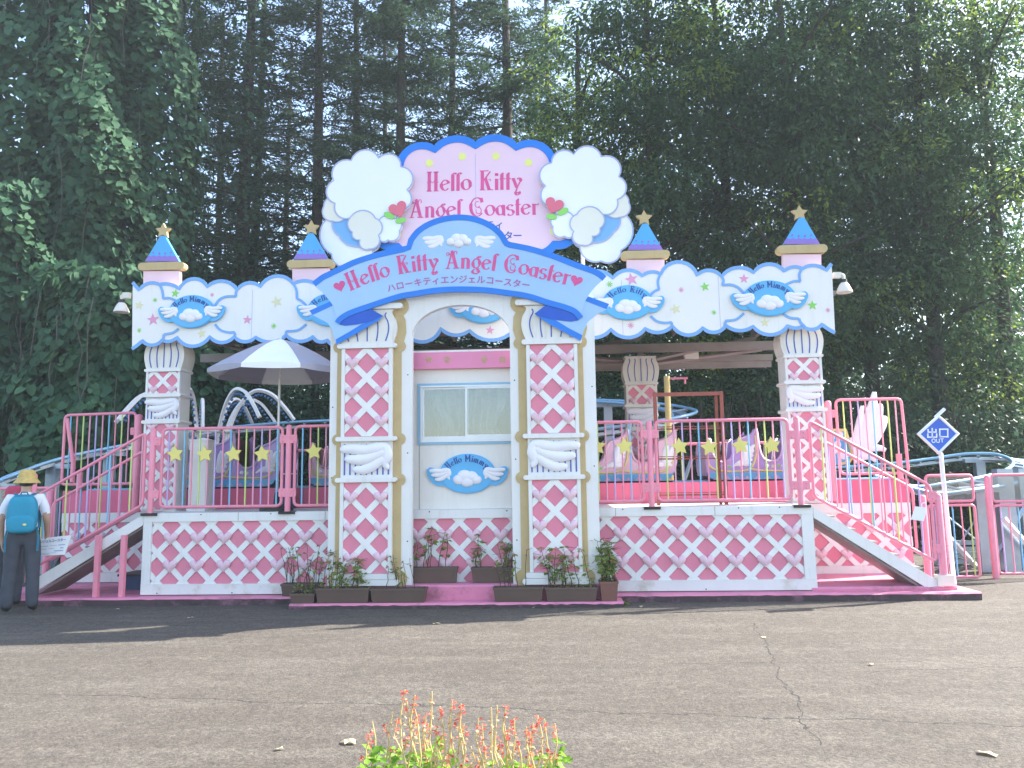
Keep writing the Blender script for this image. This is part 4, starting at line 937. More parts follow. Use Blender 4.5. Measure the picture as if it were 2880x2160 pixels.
# ------------------------------------------------------------------ entrance arch
YA = -0.30
ar = thing('entrance_arch', 'tall white entrance arch with two gold-edged lattice pilasters', 'arch', (-1.13, YA + .05, .265))
inner_arc = ell(-1.135, 3.40, .632, .40, 22, 0, math.pi)
poly = [(-2.83, .266), (-2.83, 3.92), (-2.2, 4.15), (-1.12, 4.35), (-.1, 4.15), (.58, 3.92), (.575, .266), (-.503, .266), (-.503, 3.40)] + inner_arc[1:-1] + [(-1.767, 3.40), (-1.767, .266)]
part('frame', MB().prism(poly, YA, YA + .11), M_WHITE, ar)
for s, cx, w_ in ((-1, -2.335, .66), (1, 0.03, .65)):
    a, b = cx - w_ / 2, cx + w_ / 2
    mb = MB(); il, ir = (.07, .105) if s < 0 else (.105, .07)
    gp = [(a - il, .30), (b + ir, .30), (b + ir, 3.24), (b + ir + .06, 3.45), (b + ir + .05, 3.62), (b + ir, 3.72), (b + ir, 3.90), (a - il, 3.90), (a - il, 3.72), (a - il - .05, 3.62), (a - il - .06, 3.45), (a - il, 3.24)]
    mb.prism(gp, YA - .012, YA - .0005)
    for j, z in enumerate((3.275, 2.08, 1.567, .345)):
        for x in (a - il + .02, b + ir - .02): mb.prism(ell(x, z, .075 if j < 3 else .10, .075 if j < 3 else .10, 20), YA - .0145, YA - .001)
    for x in (a - il + .04, b + ir - .04): mb.prism(ell(x, 3.80, .13, .13, 24), YA - .016, YA - .001)
    part('gold_trim', mb, M_GOLD, ar)
    column(ar, True, cx, w_, YA - .045, .03, (3.31, 3.75), [(3.755, 3.825, .13), (3.245, 3.308, .055), (2.055, 2.112, .06), (1.54, 1.597, .06), (.347, .412, .05), (.272, .343, .09)],
           [(2.113, 3.243, 2.675, [3.05, 2.675, 2.297]), (.414, 1.538, .965, [1.34, .965, .60])], (1.60, 2.053), .376, None, 1.0, s > 0, False, zb=.27)
for x, z in ((-2.79, .7), (-2.79, 1.6), (-2.79, 2.5), (-1.82, .8), (-1.82, 1.9), (-1.82, 2.9), (-.45, .8), (-.45, 1.8), (-.45, 2.8), (.53, .7), (.53, 1.7), (.53, 2.7)):
    piece('screw', SCREW, ar, (x, YA - .001, z))

# ------------------------------------------------------------------ arched banner across the arch
YN = -0.43
def zb3(x, y): return XZ(850 + x / 2.3284, 350 + y / 2.3284, YN)
def zl(x, y): return XZ(860 + x / 6.913, 740 + y / 6.913, YN)
def zr(x, y): return XZ(1440 + x / 6.913, 740 + y / 6.913, YN)
bn = thing('arch_banner', 'arched light-blue ribbon banner with pink lettering over the entrance', 'banner sign', (*P(1300, 760, YN),))
tail_l = [zl(470, 742), zl(65, 922), zl(125, 1005), zl(420, 1160), zl(500, 1290), zl(585, 1580), zl(1425, 1100), zl(1500, 1020), zl(1250, 885), zl(700, 800)]
part('ribbon_tail', MB().prism(tail_l, YN + .012, YN + .035), M_SKYB, bn)
tail_r = [zr(1480, 642), zr(1890, 792), zr(1840, 892), zr(1640, 1000), zr(1480, 1130), zr(1400, 1290), zr(1335, 1510), zr(780, 1215), zr(440, 980), zr(660, 812), zr(1000, 700)]
part('ribbon_tail', MB().prism(tail_r, YN + .012, YN + .035), M_SKYB, bn)
tb_ = []
tb_.append(MB().prism([zl(470, 742), zl(65, 922), zl(130, 1003), zl(522, 820)], YN + .008, YN + .0115))
tb_.append(MB().prism([zl(580, 1480), zl(830, 1340), zl(1080, 1185), zl(1500, 1020), zl(1425, 1100), zl(1000, 1360), zl(590, 1580)], YN + .008, YN + .0115))
tb_.append(MB().prism([zr(1480, 642), zr(1890, 792), zr(1840, 892), zr(1420, 728)], YN + .008, YN + .0115))
tb_.append(MB().prism([zr(440, 980), zr(560, 1045), zr(850, 1105), zr(1100, 1260), zr(1370, 1400), zr(1335, 1510), zr(780, 1215), zr(560, 1075)], YN + .008, YN + .0115))
for m_ in tb_: part('tail_border', m_, M_BLUE, bn)
part('ribbon_fold', MB().prism([zl(655, 1195), zl(720, 1110), zl(900, 1000), zl(1100, 920), zl(1250, 880), zl(1495, 1020), zl(1280, 1128), zl(1000, 1190), zl(760, 1215)], YN + .004, YN + .0075), M_DEEPBLUE, bn)
part('ribbon_fold', MB().prism([zr(660, 812), zr(850, 860), zr(1050, 920), zr(1200, 990), zr(1295, 1108), zr(1150, 1135), zr(850, 1103), zr(560, 1045), zr(440, 980)], YN + .004, YN + .0075), M_DEEPBLUE, bn)
tope = spline([zl(130, 370), zl(300, 240), zl(450, 165), zl(690, 50), zb3(350, 882), zb3(500, 836), zb3(684, 796)], 5) + spline([zb3(697, 750), zb3(745, 690), zb3(820, 640), zb3(920, 605), zb3(1030, 592), zb3(1140, 606), zb3(1240, 648), zb3(1310, 705), zb3(1348, 766)], 5) + spline([zb3(1362, 772), zb3(1500, 800), zb3(1650, 846), zb3(1800, 905), zr(1650, 130), zr(1830, 255)], 5)
rend = spline([zr(1740, 340), zr(1600, 480), zr(1480, 642), zr(1415, 760), zr(1370, 920), zr(1295, 1108)], 4)
bote = spline([zr(1290, 1100), zr(1200, 990), zr(1050, 920), zr(850, 860), zr(660, 808), zr(400, 720), zr(200, 672), zr(0, 642), zb3(1200, 1102), zb3(1040, 1096), zb3(880, 1103), zb3(722, 1128), zl(1850, 692), zl(1500, 800), zl(1250, 885), zl(900, 1008), zl(720, 1110), zl(658, 1190)], 5)
lend = spline([zl(655, 1188), zl(600, 1060), zl(560, 940), zl(522, 820), zl(470, 742), zl(350, 600), zl(200, 470)], 4)
part('ribbon', MB().prism(tope + rend + bote + lend, YN, YN + .03), M_SKYB, bn)
def inset(pts, d):
    r = []
    for i in range(len(pts)):
        a, b = pts[max(0, i - 1)], pts[min(len(pts) - 1, i + 1)]; l = math.hypot(b[0] - a[0], b[1] - a[1]) or 1e-9
        r.append((pts[i][0] + (b[1] - a[1]) / l * d, pts[i][1] - (b[0] - a[0]) / l * d))
    return r
part('border', MB().ribbon(inset(tope, .034), .075, YN - .006, YN + .031), M_BLUE, bn, recalc=False)
part('border', MB().ribbon(inset(bote, .034), .072, YN - .006, YN + .031), M_BLUE, bn, recalc=False)
base = spline([XZ(u, v, YN) for u, v in ((984, 818), (1045, 793), (1112, 773), (1180, 761), (1253, 755), (1327, 755), (1417, 764), (1494, 777), (1601, 802))], 6)
lettering('Hello Kitty Angel Coaster', base, .235, YN, M_LETTER, bn, thick=.18, thin=.05)
kb = spline([zb3(x, y) for x, y in ((560, 1097), (680, 1068), (800, 1050), (920, 1040), (1040, 1035), (1160, 1037), (1280, 1047), (1400, 1062), (1490, 1076))], 5)
kana('ハローキティエンジェルコースター', kb, .115, YN, M_LETTER2, bn)
for c, an in ((zl(665, 462), .32), (zr(1248, 355), -.32)):
    part('heart', MB().prism(shift([(x * math.cos(an) - z * math.sin(an), x * math.sin(an) + z * math.cos(an)) for x, z in heart_poly(.155)], *c), YN - .004, YN - .0005), M_LETTER, bn)
for s, x in ((-1, 858), (1, 1197)):
    c = zb3(x, 772)
    part('wing', wing_mb(c[0], c[1], .255, .165, YN - .002, s > 0, .35), M_WING, bn, smooth=70)
c = zb3(1025, 762); mb = MB()
for dx, dz, r in ((-.10, -.01, .06), (-.03, .03, .075), (.05, .025, .07), (.11, -.015, .055), (0, -.03, .07)): mb.ball((c[0] + dx, YN, c[1] + dz), r, .03, r * .9, 14, 8)
part('cloud_puff', mb, M_WING, bn, smooth=80)
a, b = XZ(1300, 640, YN), XZ(1300, 835, YN)

# ------------------------------------------------------------------ ticket booth behind the arch
YBO = 0.06
def zq(x, y): return XZ(1140 + x / 3.606, 960 + y / 3.606, YBO)
bo = thing('ticket_booth', 'cream operator booth with sliding window and pink fascia behind the arch', 'booth', (-1.1, .5, ZD))
bx0, bx1 = -2.35, -.02; zt = zq(500, 120)[1]; wz0, wz1 = zq(500, 1045)[1], zq(500, 425)[1]; wx0, wx1 = zq(128, 700)[0], zq(128, 700)[0] + 1.31
wl = MB()
wl.box(bx0, bx1, YBO, YBO + .05, ZD + .002, wz0); wl.box(bx0, bx1, YBO, YBO + .05, wz1, zt - .02); wl.box(bx0, wx0, YBO, YBO + .05, wz0, wz1); wl.box(wx1, bx1, YBO, YBO + .05, wz0, wz1)
wl.box(bx0, bx0 + .05, YBO + .051, 1.0, ZD + .002, zt - .02); wl.box(bx1 - .05, bx1, YBO + .051, 1.0, ZD + .002, zt - .02); wl.box(bx0, bx1, .95, 1.0, ZD + .002, zt - .021)
M_BOOTH = mat('booth_cream', (0.80, 0.76, 0.70), 0.5, 0.04, 2.0, dirt=.25, dirt_rgb=(.5, .45, .38), streak=True)
part('wall', wl, M_BOOTH, bo)
sx_ = zq(142, 700)[0]
part('seam', MB().box(sx_ - .004, sx_ + .004, YBO - .003, YBO - .0005, ZD + .002, wz0 - .001), M_BEAM, bo)
M_FASCIA = mat('fascia_pink', (0.78, 0.25, 0.42), 0.4, 0.06, 3.0)
za, zb_ = zq(500, 282)[1], zq(500, 116)[1]
part('fascia', MB().box(bx0 - .06, bx1 + .06, YBO - .07, 1.06, za, zb_), M_FASCIA, bo)
part('roof', MB().box(bx0 - .04, bx1 + .04, YBO - .05, 1.04, zb_ + .001, zb_ + .03), M_WHITE, bo)
for x in (65, 248, 432, 803, 990):
    c = zq(x, 192); mb = MB()
    for k in range(6):
        a = math.pi * k / 3; q = (c[0] + .028 * math.cos(a), c[1] + .028 * math.sin(a))
        mb.prism([(q[0] + .02 * math.cos(a) * math.cos(t) - .010 * math.sin(a) * math.sin(t), q[1] + .02 * math.sin(a) * math.cos(t) + .010 * math.cos(a) * math.sin(t)) for t in [2 * math.pi * i / 8 for i in range(8)]], YBO - .076, YBO - .0705)
    part('flower', mb, M_GOLD, bo)
M_WINBLUE = mat('window_blue', (0.28, 0.52, 0.70), 0.45, 0.08, 5.0)
wn = part('window', MB().box(wx0, wx1, YBO - .02, YBO - .001, wz1 - .028, wz1).box(wx0, wx1, YBO - .02, YBO - .001, wz0, wz0 + .028).box(wx0, wx0 + .034, YBO - .02, YBO - .001, wz0 + .0285, wz1 - .0285).box(wx1 - .034, wx1, YBO - .02, YBO - .001, wz0 + .0285, wz1 - .0285), M_WINBLUE, bo)
fx0, fx1, fz0, fz1 = wx0 + .036, wx1 - .036, wz0 + .030, wz1 - .030
def frame(x0, x1, z0, z1, y0, y1, t, b): return MB().box(x0, x1, y0, y1, z0, z0 + b).box(x0, x1, y0, y1, z1 - t, z1).box(x0, x0 + t, y0, y1, z0 + b + .0005, z1 - t - .0005).box(x1 - t, x1, y0, y1, z0 + b + .0005, z1 - t - .0005)
part('outer_frame', frame(fx0, fx1, fz0, fz1, YBO - .028, YBO + .03, .022, .022), M_ALU, wn)
mid = zq(625, 700)[0]
part('sash', frame(fx0 + .023, mid + .02, fz0 + .023, fz1 - .023, YBO + .002, YBO + .022, .026, .055), M_ALU, wn)
part('sash', frame(mid - .02, fx1 - .023, fz0 + .023, fz1 - .023, YBO - .024, YBO - .002, .026, .07), M_ALU, wn)
part('pane', MB().box(fx0 + .048, mid - .004, YBO + .010, YBO + .014, fz0 + .075, fz1 - .046), M_GLASS, wn)
part('pane', MB().box(mid + .005, fx1 - .048, YBO - .015, YBO - .011, fz0 + .09, fz1 - .046), M_GLASS, wn)
for sgn, xa, xb in ((1, fx0 + .10, mid - .015), (-1, mid + .01, fx1 - .03)):
    mb = MB(); nx = 46; ny = 16; vs_ = []
    for j in range(ny):
        t = j / (ny - 1); tie = .30 * math.exp(-((t - .72) / .30) ** 2)
        for i in range(nx):
            s_ = i / (nx - 1); q = s_ * (1 - tie) if sgn < 0 else 1 - (1 - s_) * (1 - tie * .8)
            vs_.append((xa + (xb - xa) * q, YBO + .10 + .04 * math.sin(s_ * 21 + 1.2 * math.sin(t * 2.2 + s_ * 4)) + .03 * math.sin(s_ * 9 + t * 3 * sgn), fz1 - .03 - (fz1 - fz0 - .06) * t))
    mb.add(vs_, [(j * nx + i, j * nx + i + 1, (j + 1) * nx + i + 1, (j + 1) * nx + i) for j in range(ny - 1) for i in range(nx - 1)])
    part('curtain', mb, M_CURTAIN, bo, smooth=80, recalc=False)
part('counter', MB().box(fx0 + .03, fx1 - .03, YBO + .16, YBO + .5, fz0 + .02, fz0 + .05), M_DARK, bo)
c = (1315, 1332)
plaque('winged name plaque on the booth wall below the window', 1315, 1332, 78, 55, YBO - .001, 'Hello Mimmy')

# ------------------------------------------------------------------ coaster cars
CARP = [(.06, .03), (.01, .12), (0, .30), (.01, .50), (.04, .60), (.08, .61), (.10, .44), (.15, .31), (.24, .26), (.33, .27), (.40, .32), (.44, .42), (.47, .54), (.53, .595), (.65, .635), (.73, .69), (.78, .76),
        (.80, .56), (.83, .38), (.89, .29), (.98, .26), (1.08, .28), (1.15, .36), (1.18, .50), (1.22, .57), (1.32, .61), (1.42, .67), (1.475, .745), (1.50, .73), (1.50, .45), (1.49, .25), (1.45, .13), (1.37, .03), (1.30, 0), (.14, 0)]
TOPC = CARP[4:29]
def coaster_car(label, u0, u1, body, Y=1.56, stars=True):
    x0, x1 = XZ(u0, 1340, Y)[0], XZ(u1, 1340, Y)[0]; s = (x1 - x0) / 1.5; zb = 1.50
    t = thing('coaster_car', label, 'coaster car', ((x0 + x1) / 2, Y + .4, zb), 'coaster cars of the train at the station')
    def q(p): return (x0 + p[0] * s, zb + p[1] * s)
    for y in (Y, Y + .72):
        sd_ = part('side', MB().prism([q(p) for p in CARP], y, y + .05), body, t, smooth=30)
    part('rim', MB().tube([(q(p)[0], Y + .015, q(p)[1]) for p in spline(TOPC, 2)], .026, 6, squash=(1, 1.4, 1)), M_LILAC if body is M_PURPLE else M_CARPINK, t, smooth=70)
    base = [(.02, .115), (.05, .03), (.14, -.004), (1.30, -.004), (1.38, .03), (1.46, .14), (1.40, .10), (.2, .10)]
    bs = part('blue_base', MB().prism([q(p) for p in base], Y - .012, Y + .06), M_CARBLUE, t)
    for k in range(8):
        c = .16 + .15 * k
        part('triangle', MB().prism([q((c - .06, .0)), q((c + .06, .0)), q((c, .055))], Y - .016, Y - .0125), M_LILAC, bs)
    for pth in ([(.045, .56), (.035, .3), (.10, .17), (.3, .122), (.6, .135), (.71, .22), (.765, .4), (.765, .66)], [(.66, .15), (.85, .128), (1.2, .122), (1.35, .18), (1.44, .34), (1.47, .62)]):
        part('trim', MB().tube([(q(p)[0], Y - .004, q(p)[1]) for p in spline(pth, 5)], .017, 6, squash=(1, .7, 1)), M_CARYEL, t, smooth=70)
    for cx in (.60, 1.33):
        mb = MB()
        def F(a, b, r0, r1):
            pts = [q((a[0] + (b[0] - a[0]) * k / 4, a[1] + (b[1] - a[1]) * k / 4 + .02 * math.sin(math.pi * k / 4))) for k in range(5)]
            mb.tube([(x, Y - .004, z) for x, z in pts], [r0 * .5, r0, (r0 + r1) / 2 * 1.1, r1, r1 * .5], 8, squash=(1, .5, 1))
        F((cx - .02, .20), (cx + .02, .52), .055, .05)
        for k in range(5): F((cx - .04, .22 + .02 * k), (cx + .085 + .016 * k, .215 + .075 * k), .045, .032)
        F((cx - .2, .19), (cx - .03, .24), .02, .05)
        part('wing', mb, M_WING, t, smooth=70)
    if stars:
        for cx, cz, m_ in ((.28, .195, M_CARYEL), (.36, .19, M_GREEN), (1.0, .19, M_STARCREAM), (1.09, .195, M_GREEN)):
            part('painted_star', MB().prism(shift(star_poly(.032, .5), *q((cx, cz))), Y - .004, Y - .0005), m_, t)
        for cx in (.20, .92): part('ball_ornament', MB().ball((q((cx, .2))[0], Y, q((cx, .2))[1]), .03, .02, .03, 10, 6), M_WING, t, smooth=80)
    part('floor', MB().box(q((.1, 0))[0], q((1.4, 0))[0], Y + .051, Y + .719, zb + .03, zb + .07), M_DARK, t)
    part('end_panel', MB().box(x0 + .01, x0 + .05, Y + .051, Y + .719, zb + .06, zb + .55 * s), body, t)
    for a in (.74, 1.44):
        part('seat', MB().prism([q((a - .28, .08)), q((a - .28, .22)), q((a - .10, .24)), q((a - .04, .66)), q((a + .02, .70)), q((a + .03, .08))], Y + .06, Y + .70), M_SEAT, t, smooth=30)
        c = q((a - .42, .40)); 
        part('lap_bar', MB().tube([(c[0], Y + .12, zb + .2), (c[0] + .04, Y + .12, c[1] + .14), (c[0] + .10, Y + .14, c[1] + .20), (c[0] + .10, Y + .58, c[1] + .20), (c[0] + .04, Y + .6, c[1] + .14), (c[0], Y + .6, zb + .2)], .012, 6), M_ALU, t, smooth=70)
    part('chassis', MB().box(x0 + .08, x1 - .08, Y + .05, Y + .70, zb - .045, zb - .006), M_BLACK, t)
    return t
coaster_car('purple winged coaster car behind the left railing', 505, 790, M_PURPLE)
coaster_car('pink winged coaster car mostly hidden by the arch left pilaster', 866, 1150, M_CARPINK)
coaster_car('pink winged coaster car just right of the arch', 1622, 1908, M_CARPINK)
coaster_car('purple winged coaster car behind the wide right railing', 1986, 2270, M_PURPLE)
# lead car with the tall wing
YL = 1.75
def zw(x, y): return XZ(2300 + x / 4.88, 1080 + y / 4.88, YL)
ld = thing('lead_car', 'blue lead car with tall white wing at the right end of the train', 'coaster car', (*P(2400, 1330, YL + .3),))
bp_ = [zw(-40, 640), zw(180, 628), zw(412, 628), (zw(432, 720)), zw(470, 850), zw(505, 1000), zw(465, 1060), zw(300, 1112), zw(-40, 1130)]
part('body', MB().prism(bp_, YL + .08, YL + .75), M_CARBLUE, ld)
part('trim', MB().ribbon(bp_[1:8], .04, YL + .06, YL + .078), M_CARYEL, ld, recalc=False)
for x, y in ((215, 720), (330, 690), (260, 900), (380, 980), (300, 830)):
    c = zw(x, y); part('white_patch', MB().prism(ell(c[0], c[1], .05, .06, 14), YL + .0755, YL + .0795), M_WING, ld)
part('chassis', MB().box(zw(0, 0)[0], zw(480, 0)[0], YL + .1, YL + .7, 1.47, 1.60), M_DARK, ld)
mb = MB()
def fw(pts, rs):
    sp = spline([(*zw(x, y),) for x, y in pts], 4); n_ = len(sp); rr = []
    for i in range(n_):
        t_ = i / 4; k = min(int(t_), len(rs) - 2); rr.append((rs[k] + (rs[k + 1] - rs[k]) * (t_ - k)) * 11.6 / FPX / 4.88 * .66)
    mb.tube([(x, YL, z) for x, z in sp], rr, 10, squash=(1, .55, 1))
fw([(600, 1010), (640, 800), (700, 560), (750, 300), (775, 110)], [90, 150, 150, 100, 40])
fw([(640, 900), (720, 700), (810, 480), (850, 320), (865, 275)], [90, 130, 110, 70, 35])
fw([(660, 900), (780, 740), (880, 560), (915, 470), (925, 440)], [90, 110, 95, 65, 35])
fw([(540, 980), (545, 800), (575, 560), (600, 380), (608, 300)], [80, 120, 90, 55, 35])
fw([(600, 900), (720, 880), (840, 880), (930, 910)], [90, 80, 65, 35])
fw([(600, 1000), (700, 990), (770, 1030), (800, 1070)], [90, 70, 55, 35])
fw([(450, 740), (520, 860), (560, 980), (520, 1090)], [60, 100, 90, 40])
part('wing', mb, M_WING, ld, smooth=80)

# ------------------------------------------------------------------ coaster track
def track(label, pts, gauge=.46, bank=0.0, tie=.38, supports=(), pan=True):
    c = [Vector(p) for p in spline([tuple(p) for p in pts], 8)]
    t = thing('coaster_track', label, 'coaster track', (c[0].x, c[0].y, c[0].z), 'stretches of the coaster track')
    L_, R_ = [], []
    for i in range(len(c)):
        d = (c[min(i + 1, len(c) - 1)] - c[max(i - 1, 0)]); n = Vector((-d.y, d.x, 0)).normalized()
        L_.append(c[i] + n * gauge / 2 + Vector((0, 0, bank))); R_.append(c[i] - n * gauge / 2 - Vector((0, 0, bank)))
    part('rail', MB().tube(L_, .032, 6), M_TRACKBLUE, t, smooth=70); part('rail', MB().tube(R_, .032, 6), M_TRACKBLUE, t, smooth=70)
    if pan:
        mb = MB(); vs_ = []
        for a, b in zip(L_, R_):
            m_ = (a + b) / 2; vs_ += [m_ + (a - b) * .16 - Vector((0, 0, .03)), m_ - (a - b) * .16 - Vector((0, 0, .03)), m_ - (a - b) * .16 - Vector((0, 0, .09)), m_ + (a - b) * .16 - Vector((0, 0, .09))]
        mb.add(vs_, [(4 * i + k, 4 * i + (k + 1) % 4, 4 * i + 4 + (k + 1) % 4, 4 * i + 4 + k) for i in range(len(c) - 1) for k in range(4)])
        part('centre_pan', mb, M_GALV, t)
    acc = 0; last = c[0]
    for i in range(1, len(c)):
        acc += (c[i] - last).length; last = c[i]
        if acc >= tie:
            acc = 0; a, b = L_[i] - Vector((0, 0, .03)), R_[i] - Vector((0, 0, .03))
            part('tie', MB().tube([a, b], .03, 4), M_GALV, t)
    for k in supports:
        p_ = c[int(k * (len(c) - 1))]
        part('support', MB().box(p_.x - .09, p_.x + .09, p_.y - .07, p_.y + .07, -.05, p_.z - .13).box(p_.x - .3, p_.x + .3, p_.y - .06, p_.y + .06, p_.z - .129, p_.z - .05), M_GALV, t)
        part('brace', MB().tube([(p_.x + .06, p_.y, .1), (p_.x + .75, p_.y + .1, p_.z * .75)], .035, 4), M_GALV, t)
    return t
def Q(u, v, Y): return tuple(P(u, v, Y))
track('station stretch of coaster track under the cars', [(-7.2, 1.95, 1.47), (-4, 1.95, 1.47), (0, 1.95, 1.47), (3, 1.95, 1.47), (5.0, 1.95, 1.47)], pan=False)
track('left stretch of coaster track curving up behind the stairs', [Q(-120, 1410, 2.0), Q(0, 1352, 2.5), Q(90, 1316, 3.0), Q(190, 1288, 3.6), Q(310, 1264, 4.4), Q(440, 1240, 5.2), Q(620, 1214, 6.0), Q(800, 1198, 6.4), Q(960, 1190, 6.6), Q(1150, 1178, 6.7)], bank=-.05, supports=(.12, .3, .45, .62))
track('middle bend of coaster track behind the dim cream column', [Q(1480, 1122, 6.8), Q(1640, 1126, 6.7), Q(1770, 1132, 6.4), Q(1870, 1144, 5.9), Q(1925, 1162, 5.2), Q(1885, 1182, 4.6), Q(1760, 1204, 4.3), Q(1600, 1226, 4.2)], bank=.04, supports=(.22, .8))
track('right loop of coaster track beyond the exit stairs', [(5.0, 1.95, 1.47), Q(2600, 1378, 2.1), Q(2700, 1368, 2.3), Q(2800, 1352, 2.9), Q(2872, 1330, 3.9), Q(2890, 1305, 5.0), Q(2840, 1287, 6.0), Q(2720, 1284, 6.5), Q(2600, 1298, 6.6), Q(2480, 1312, 6.5), Q(2300, 1325, 6.4)], bank=.05, supports=(.25, .38, .5, .68))
p = Q(2830, 1345, 2.7); lt = thing('support_frame', 'grey track support legs with white braces behind the right fence', 'support', (p[0], p[1], 0))
for u, Y in ((2825, 2.6), (2885, 2.9)):
    x = XZ(u, 1400, Y)[0]; part('leg', MB().box(x - .12, x + .12, Y - .08, Y + .08, -.08, 1.60), M_GALV, lt)
for a, b, Y in (((2640, 1480), (2752, 1600), 2.9), ((2823, 1458), (2900, 1545), 2.4), ((2660, 1590), (2757, 1440), 3.0), ((2650, 1440), (2760, 1530), 3.05)):
    part('brace', MB().tube([Q(*a, Y), Q(*b, Y)], .045 if Y < 2.95 else .015, 4), M_SIGNWHITE if Y < 2.95 else M_GALV, lt)
for k in range(4):
    z = .05 + .1 * k; x = XZ(2660, 1600, 3.4)[0]; part('sill', MB().box(x - .3, x + 2.8, 3.4 + .02 * k, 3.5 + .02 * k, z, z + .07), M_GALV, lt)

# ------------------------------------------------------------------ spinning ride with curved light arms
rc = P(572, 1250, 5.6); sp_ = thing('spinning_ride', 'white fountain-shaped ride with curved arms of blue bulbs behind the left railing', 'ride', (rc.x, rc.y, 0))
part('hub', MB().lathe([(.55, 0), (.5, .6), (.35, 1.2), (.32, 2.3), (.2, 2.45), (0.01, 2.5)], (rc.x, rc.y, 0), 16), M_WHITE, sp_, smooth=50)
part('crown_ring', MB().tube([(rc.x + .52 * math.cos(a), rc.y + .52 * math.sin(a), 2.62) for a in [2 * math.pi * k / 20 for k in range(20)]], .05, 6, closed=True), M_WHITE, sp_, smooth=70)
for ang, sc_ in ((-82, .95), (-30, 1.0), (8, 1.05), (40, .9), (75, .95), (118, .95), (160, .92), (190, 1.0), (228, .95)):
    ca, sa = math.cos(rad(ang)), math.sin(rad(ang))
    pr = spline([(.36, 1.7), (.46, 2.5), (.66, 3.1), (.95, 3.42), (1.28, 3.36), (1.55, 3.08), (1.74, 2.82)], 4)
    pr = [(r * sc_, 1.7 + (z - 1.7) * (sc_ * .5 + .5)) for r, z in pr]
    am = part('arm', MB().tube([(rc.x + r * ca, rc.y + r * sa, z) for r, z in pr], .042, 4), M_WHITE, sp_)
    mb = MB()
    for k in range(1, len(pr) - 1):
        r, z = pr[k]; dr, dz = pr[k + 1][0] - pr[k - 1][0], pr[k + 1][1] - pr[k - 1][1]; l = math.hypot(dr, dz)
        r2, z2_ = r + dz / l * .10, z - dr / l * .10
        mb.ball((rc.x + r2 * ca, rc.y + r2 * sa, z2_), .033, .033, .033, 7, 5)
    part('bulb_row', mb, M_BULB, am, smooth=80, kind='stuff')

# ------------------------------------------------------------------ parasol
uc = P(789, 953, .24); pa = thing('parasol', 'grey and white garden parasol standing behind the left railing', 'parasol', (uc.x, uc.y, ZD))
part('pole', MB().tube([(uc.x, uc.y, ZD), (uc.x, uc.y, uc.z + .03)], .017, 8), M_WHITE, pa, smooth=70)
zr_ = 3.04; Rr = .94; n = 8
for k in range(n):
    a0 = 2 * math.pi * (k + .5) / n + .22; a1 = a0 + 2 * math.pi / n; vs_ = []; rows = 6; cols = 6
    for j in range(rows):
        t = j / (rows - 1)
        for i in range(cols):
            s = i / (cols - 1); p0 = Vector((math.cos(a0), math.sin(a0))); p1 = Vector((math.cos(a1), math.sin(a1))); pp = p0.lerp(p1, s)
            sag = .05 * math.sin(math.pi * s) * t
            z = uc.z - (uc.z - zr_) * (t ** 1.35) + sag * .5
            vs_.append((uc.x + pp.x * Rr * t, uc.y + pp.y * Rr * t, z))
    e = vs_[-cols:]
    for i, q in enumerate(e):
        s = i / (cols - 1); vs_.append((q[0], q[1], q[2] - .05 - .035 * math.sin(math.pi * s)))
    part('canopy_panel', MB().add(vs_, [(j * cols + i, j * cols + i + 1, (j + 1) * cols + i + 1, (j + 1) * cols + i) for j in range(rows) for i in range(cols - 1)]), M_UMBW if k % 2 == 1 else M_UMBG, pa, smooth=40, recalc=False)
    part('rib', MB().tube([(uc.x, uc.y, uc.z - .02), (uc.x + math.cos(a0) * Rr * .55, uc.y + math.sin(a0) * Rr * .55, uc.z - (uc.z - zr_) * .45 - .02), (uc.x + math.cos(a0) * Rr, uc.y + math.sin(a0) * Rr, zr_ - .01)], .006, 4), M_ALU, pa)
part('base', MB().lathe([(.22, 0), (.22, .05), (.05, .08), (.03, .25)], (uc.x, uc.y, ZD), 14), M_DARK, pa, smooth=40)

# ------------------------------------------------------------------ odds and ends on the platform
a, b = XZ(535, 1240, .55), XZ(575, 1434, .55)
cp = thing('control_cabinet', 'narrow pale control cabinet behind the left railing', 'cabinet', ((a[0] + b[0]) / 2, .6, ZD))
part('body', MB().prism(round_rect(a[0], b[0], ZD, a[1], .012), .55, .85), M_CREAM, cp); part('plinth', MB().box(a[0] - .015, b[0] + .015, .54, .86, ZD, ZD + .07), M_WHITE, cp)
part('lid', MB().box(a[0] - .01, b[0] + .01, .54, .86, a[1] + .001, a[1] + .02), M_WHITE, cp)
tb = thing('tarp', 'dark blue tarp bundle behind the left railing post', 'tarp', (XZ(812, 1300, 1.1)[0], 1.1, ZD))
a, b = XZ(795, 1248, 1.1), XZ(832, 1375, 1.1); random.seed(9); mb = MB()
mb.lathe([(.10 + .02 * math.sin(k * 1.7), k * (a[1] - ZD) / 9) for k in range(9)] + [(.04, a[1] - ZD)], ((a[0] + b[0]) / 2, 1.1, ZD), 12)
part('cloth', mb, M_TARP, tb, smooth=50)
part('cord', MB().tube([((a[0] + b[0]) / 2 + .115 * math.cos(t_), 1.1 + .115 * math.sin(t_), ZD + .5) for t_ in [math.pi * k / 6 for k in range(12)]], .008, 5, closed=True), M_WHITE, tb)
bx = thing('storage_box', 'dark blue box on the ground under the left stairs', 'box', (-5.75, .8, .12))
part('body', MB().prism(round_rect(-5.98, -5.45, .117, .30, .02), .55, 1.0), M_TARP, bx); part('lid', MB().box(-6.0, -5.43, .53, 1.02, .301, .33), M_DARK, bx)
rk = thing('rusty_frame', 'rusty red metal gate frame behind the wide right railing', 'frame', (XZ(1930, 1400, .35)[0], .35, ZD))
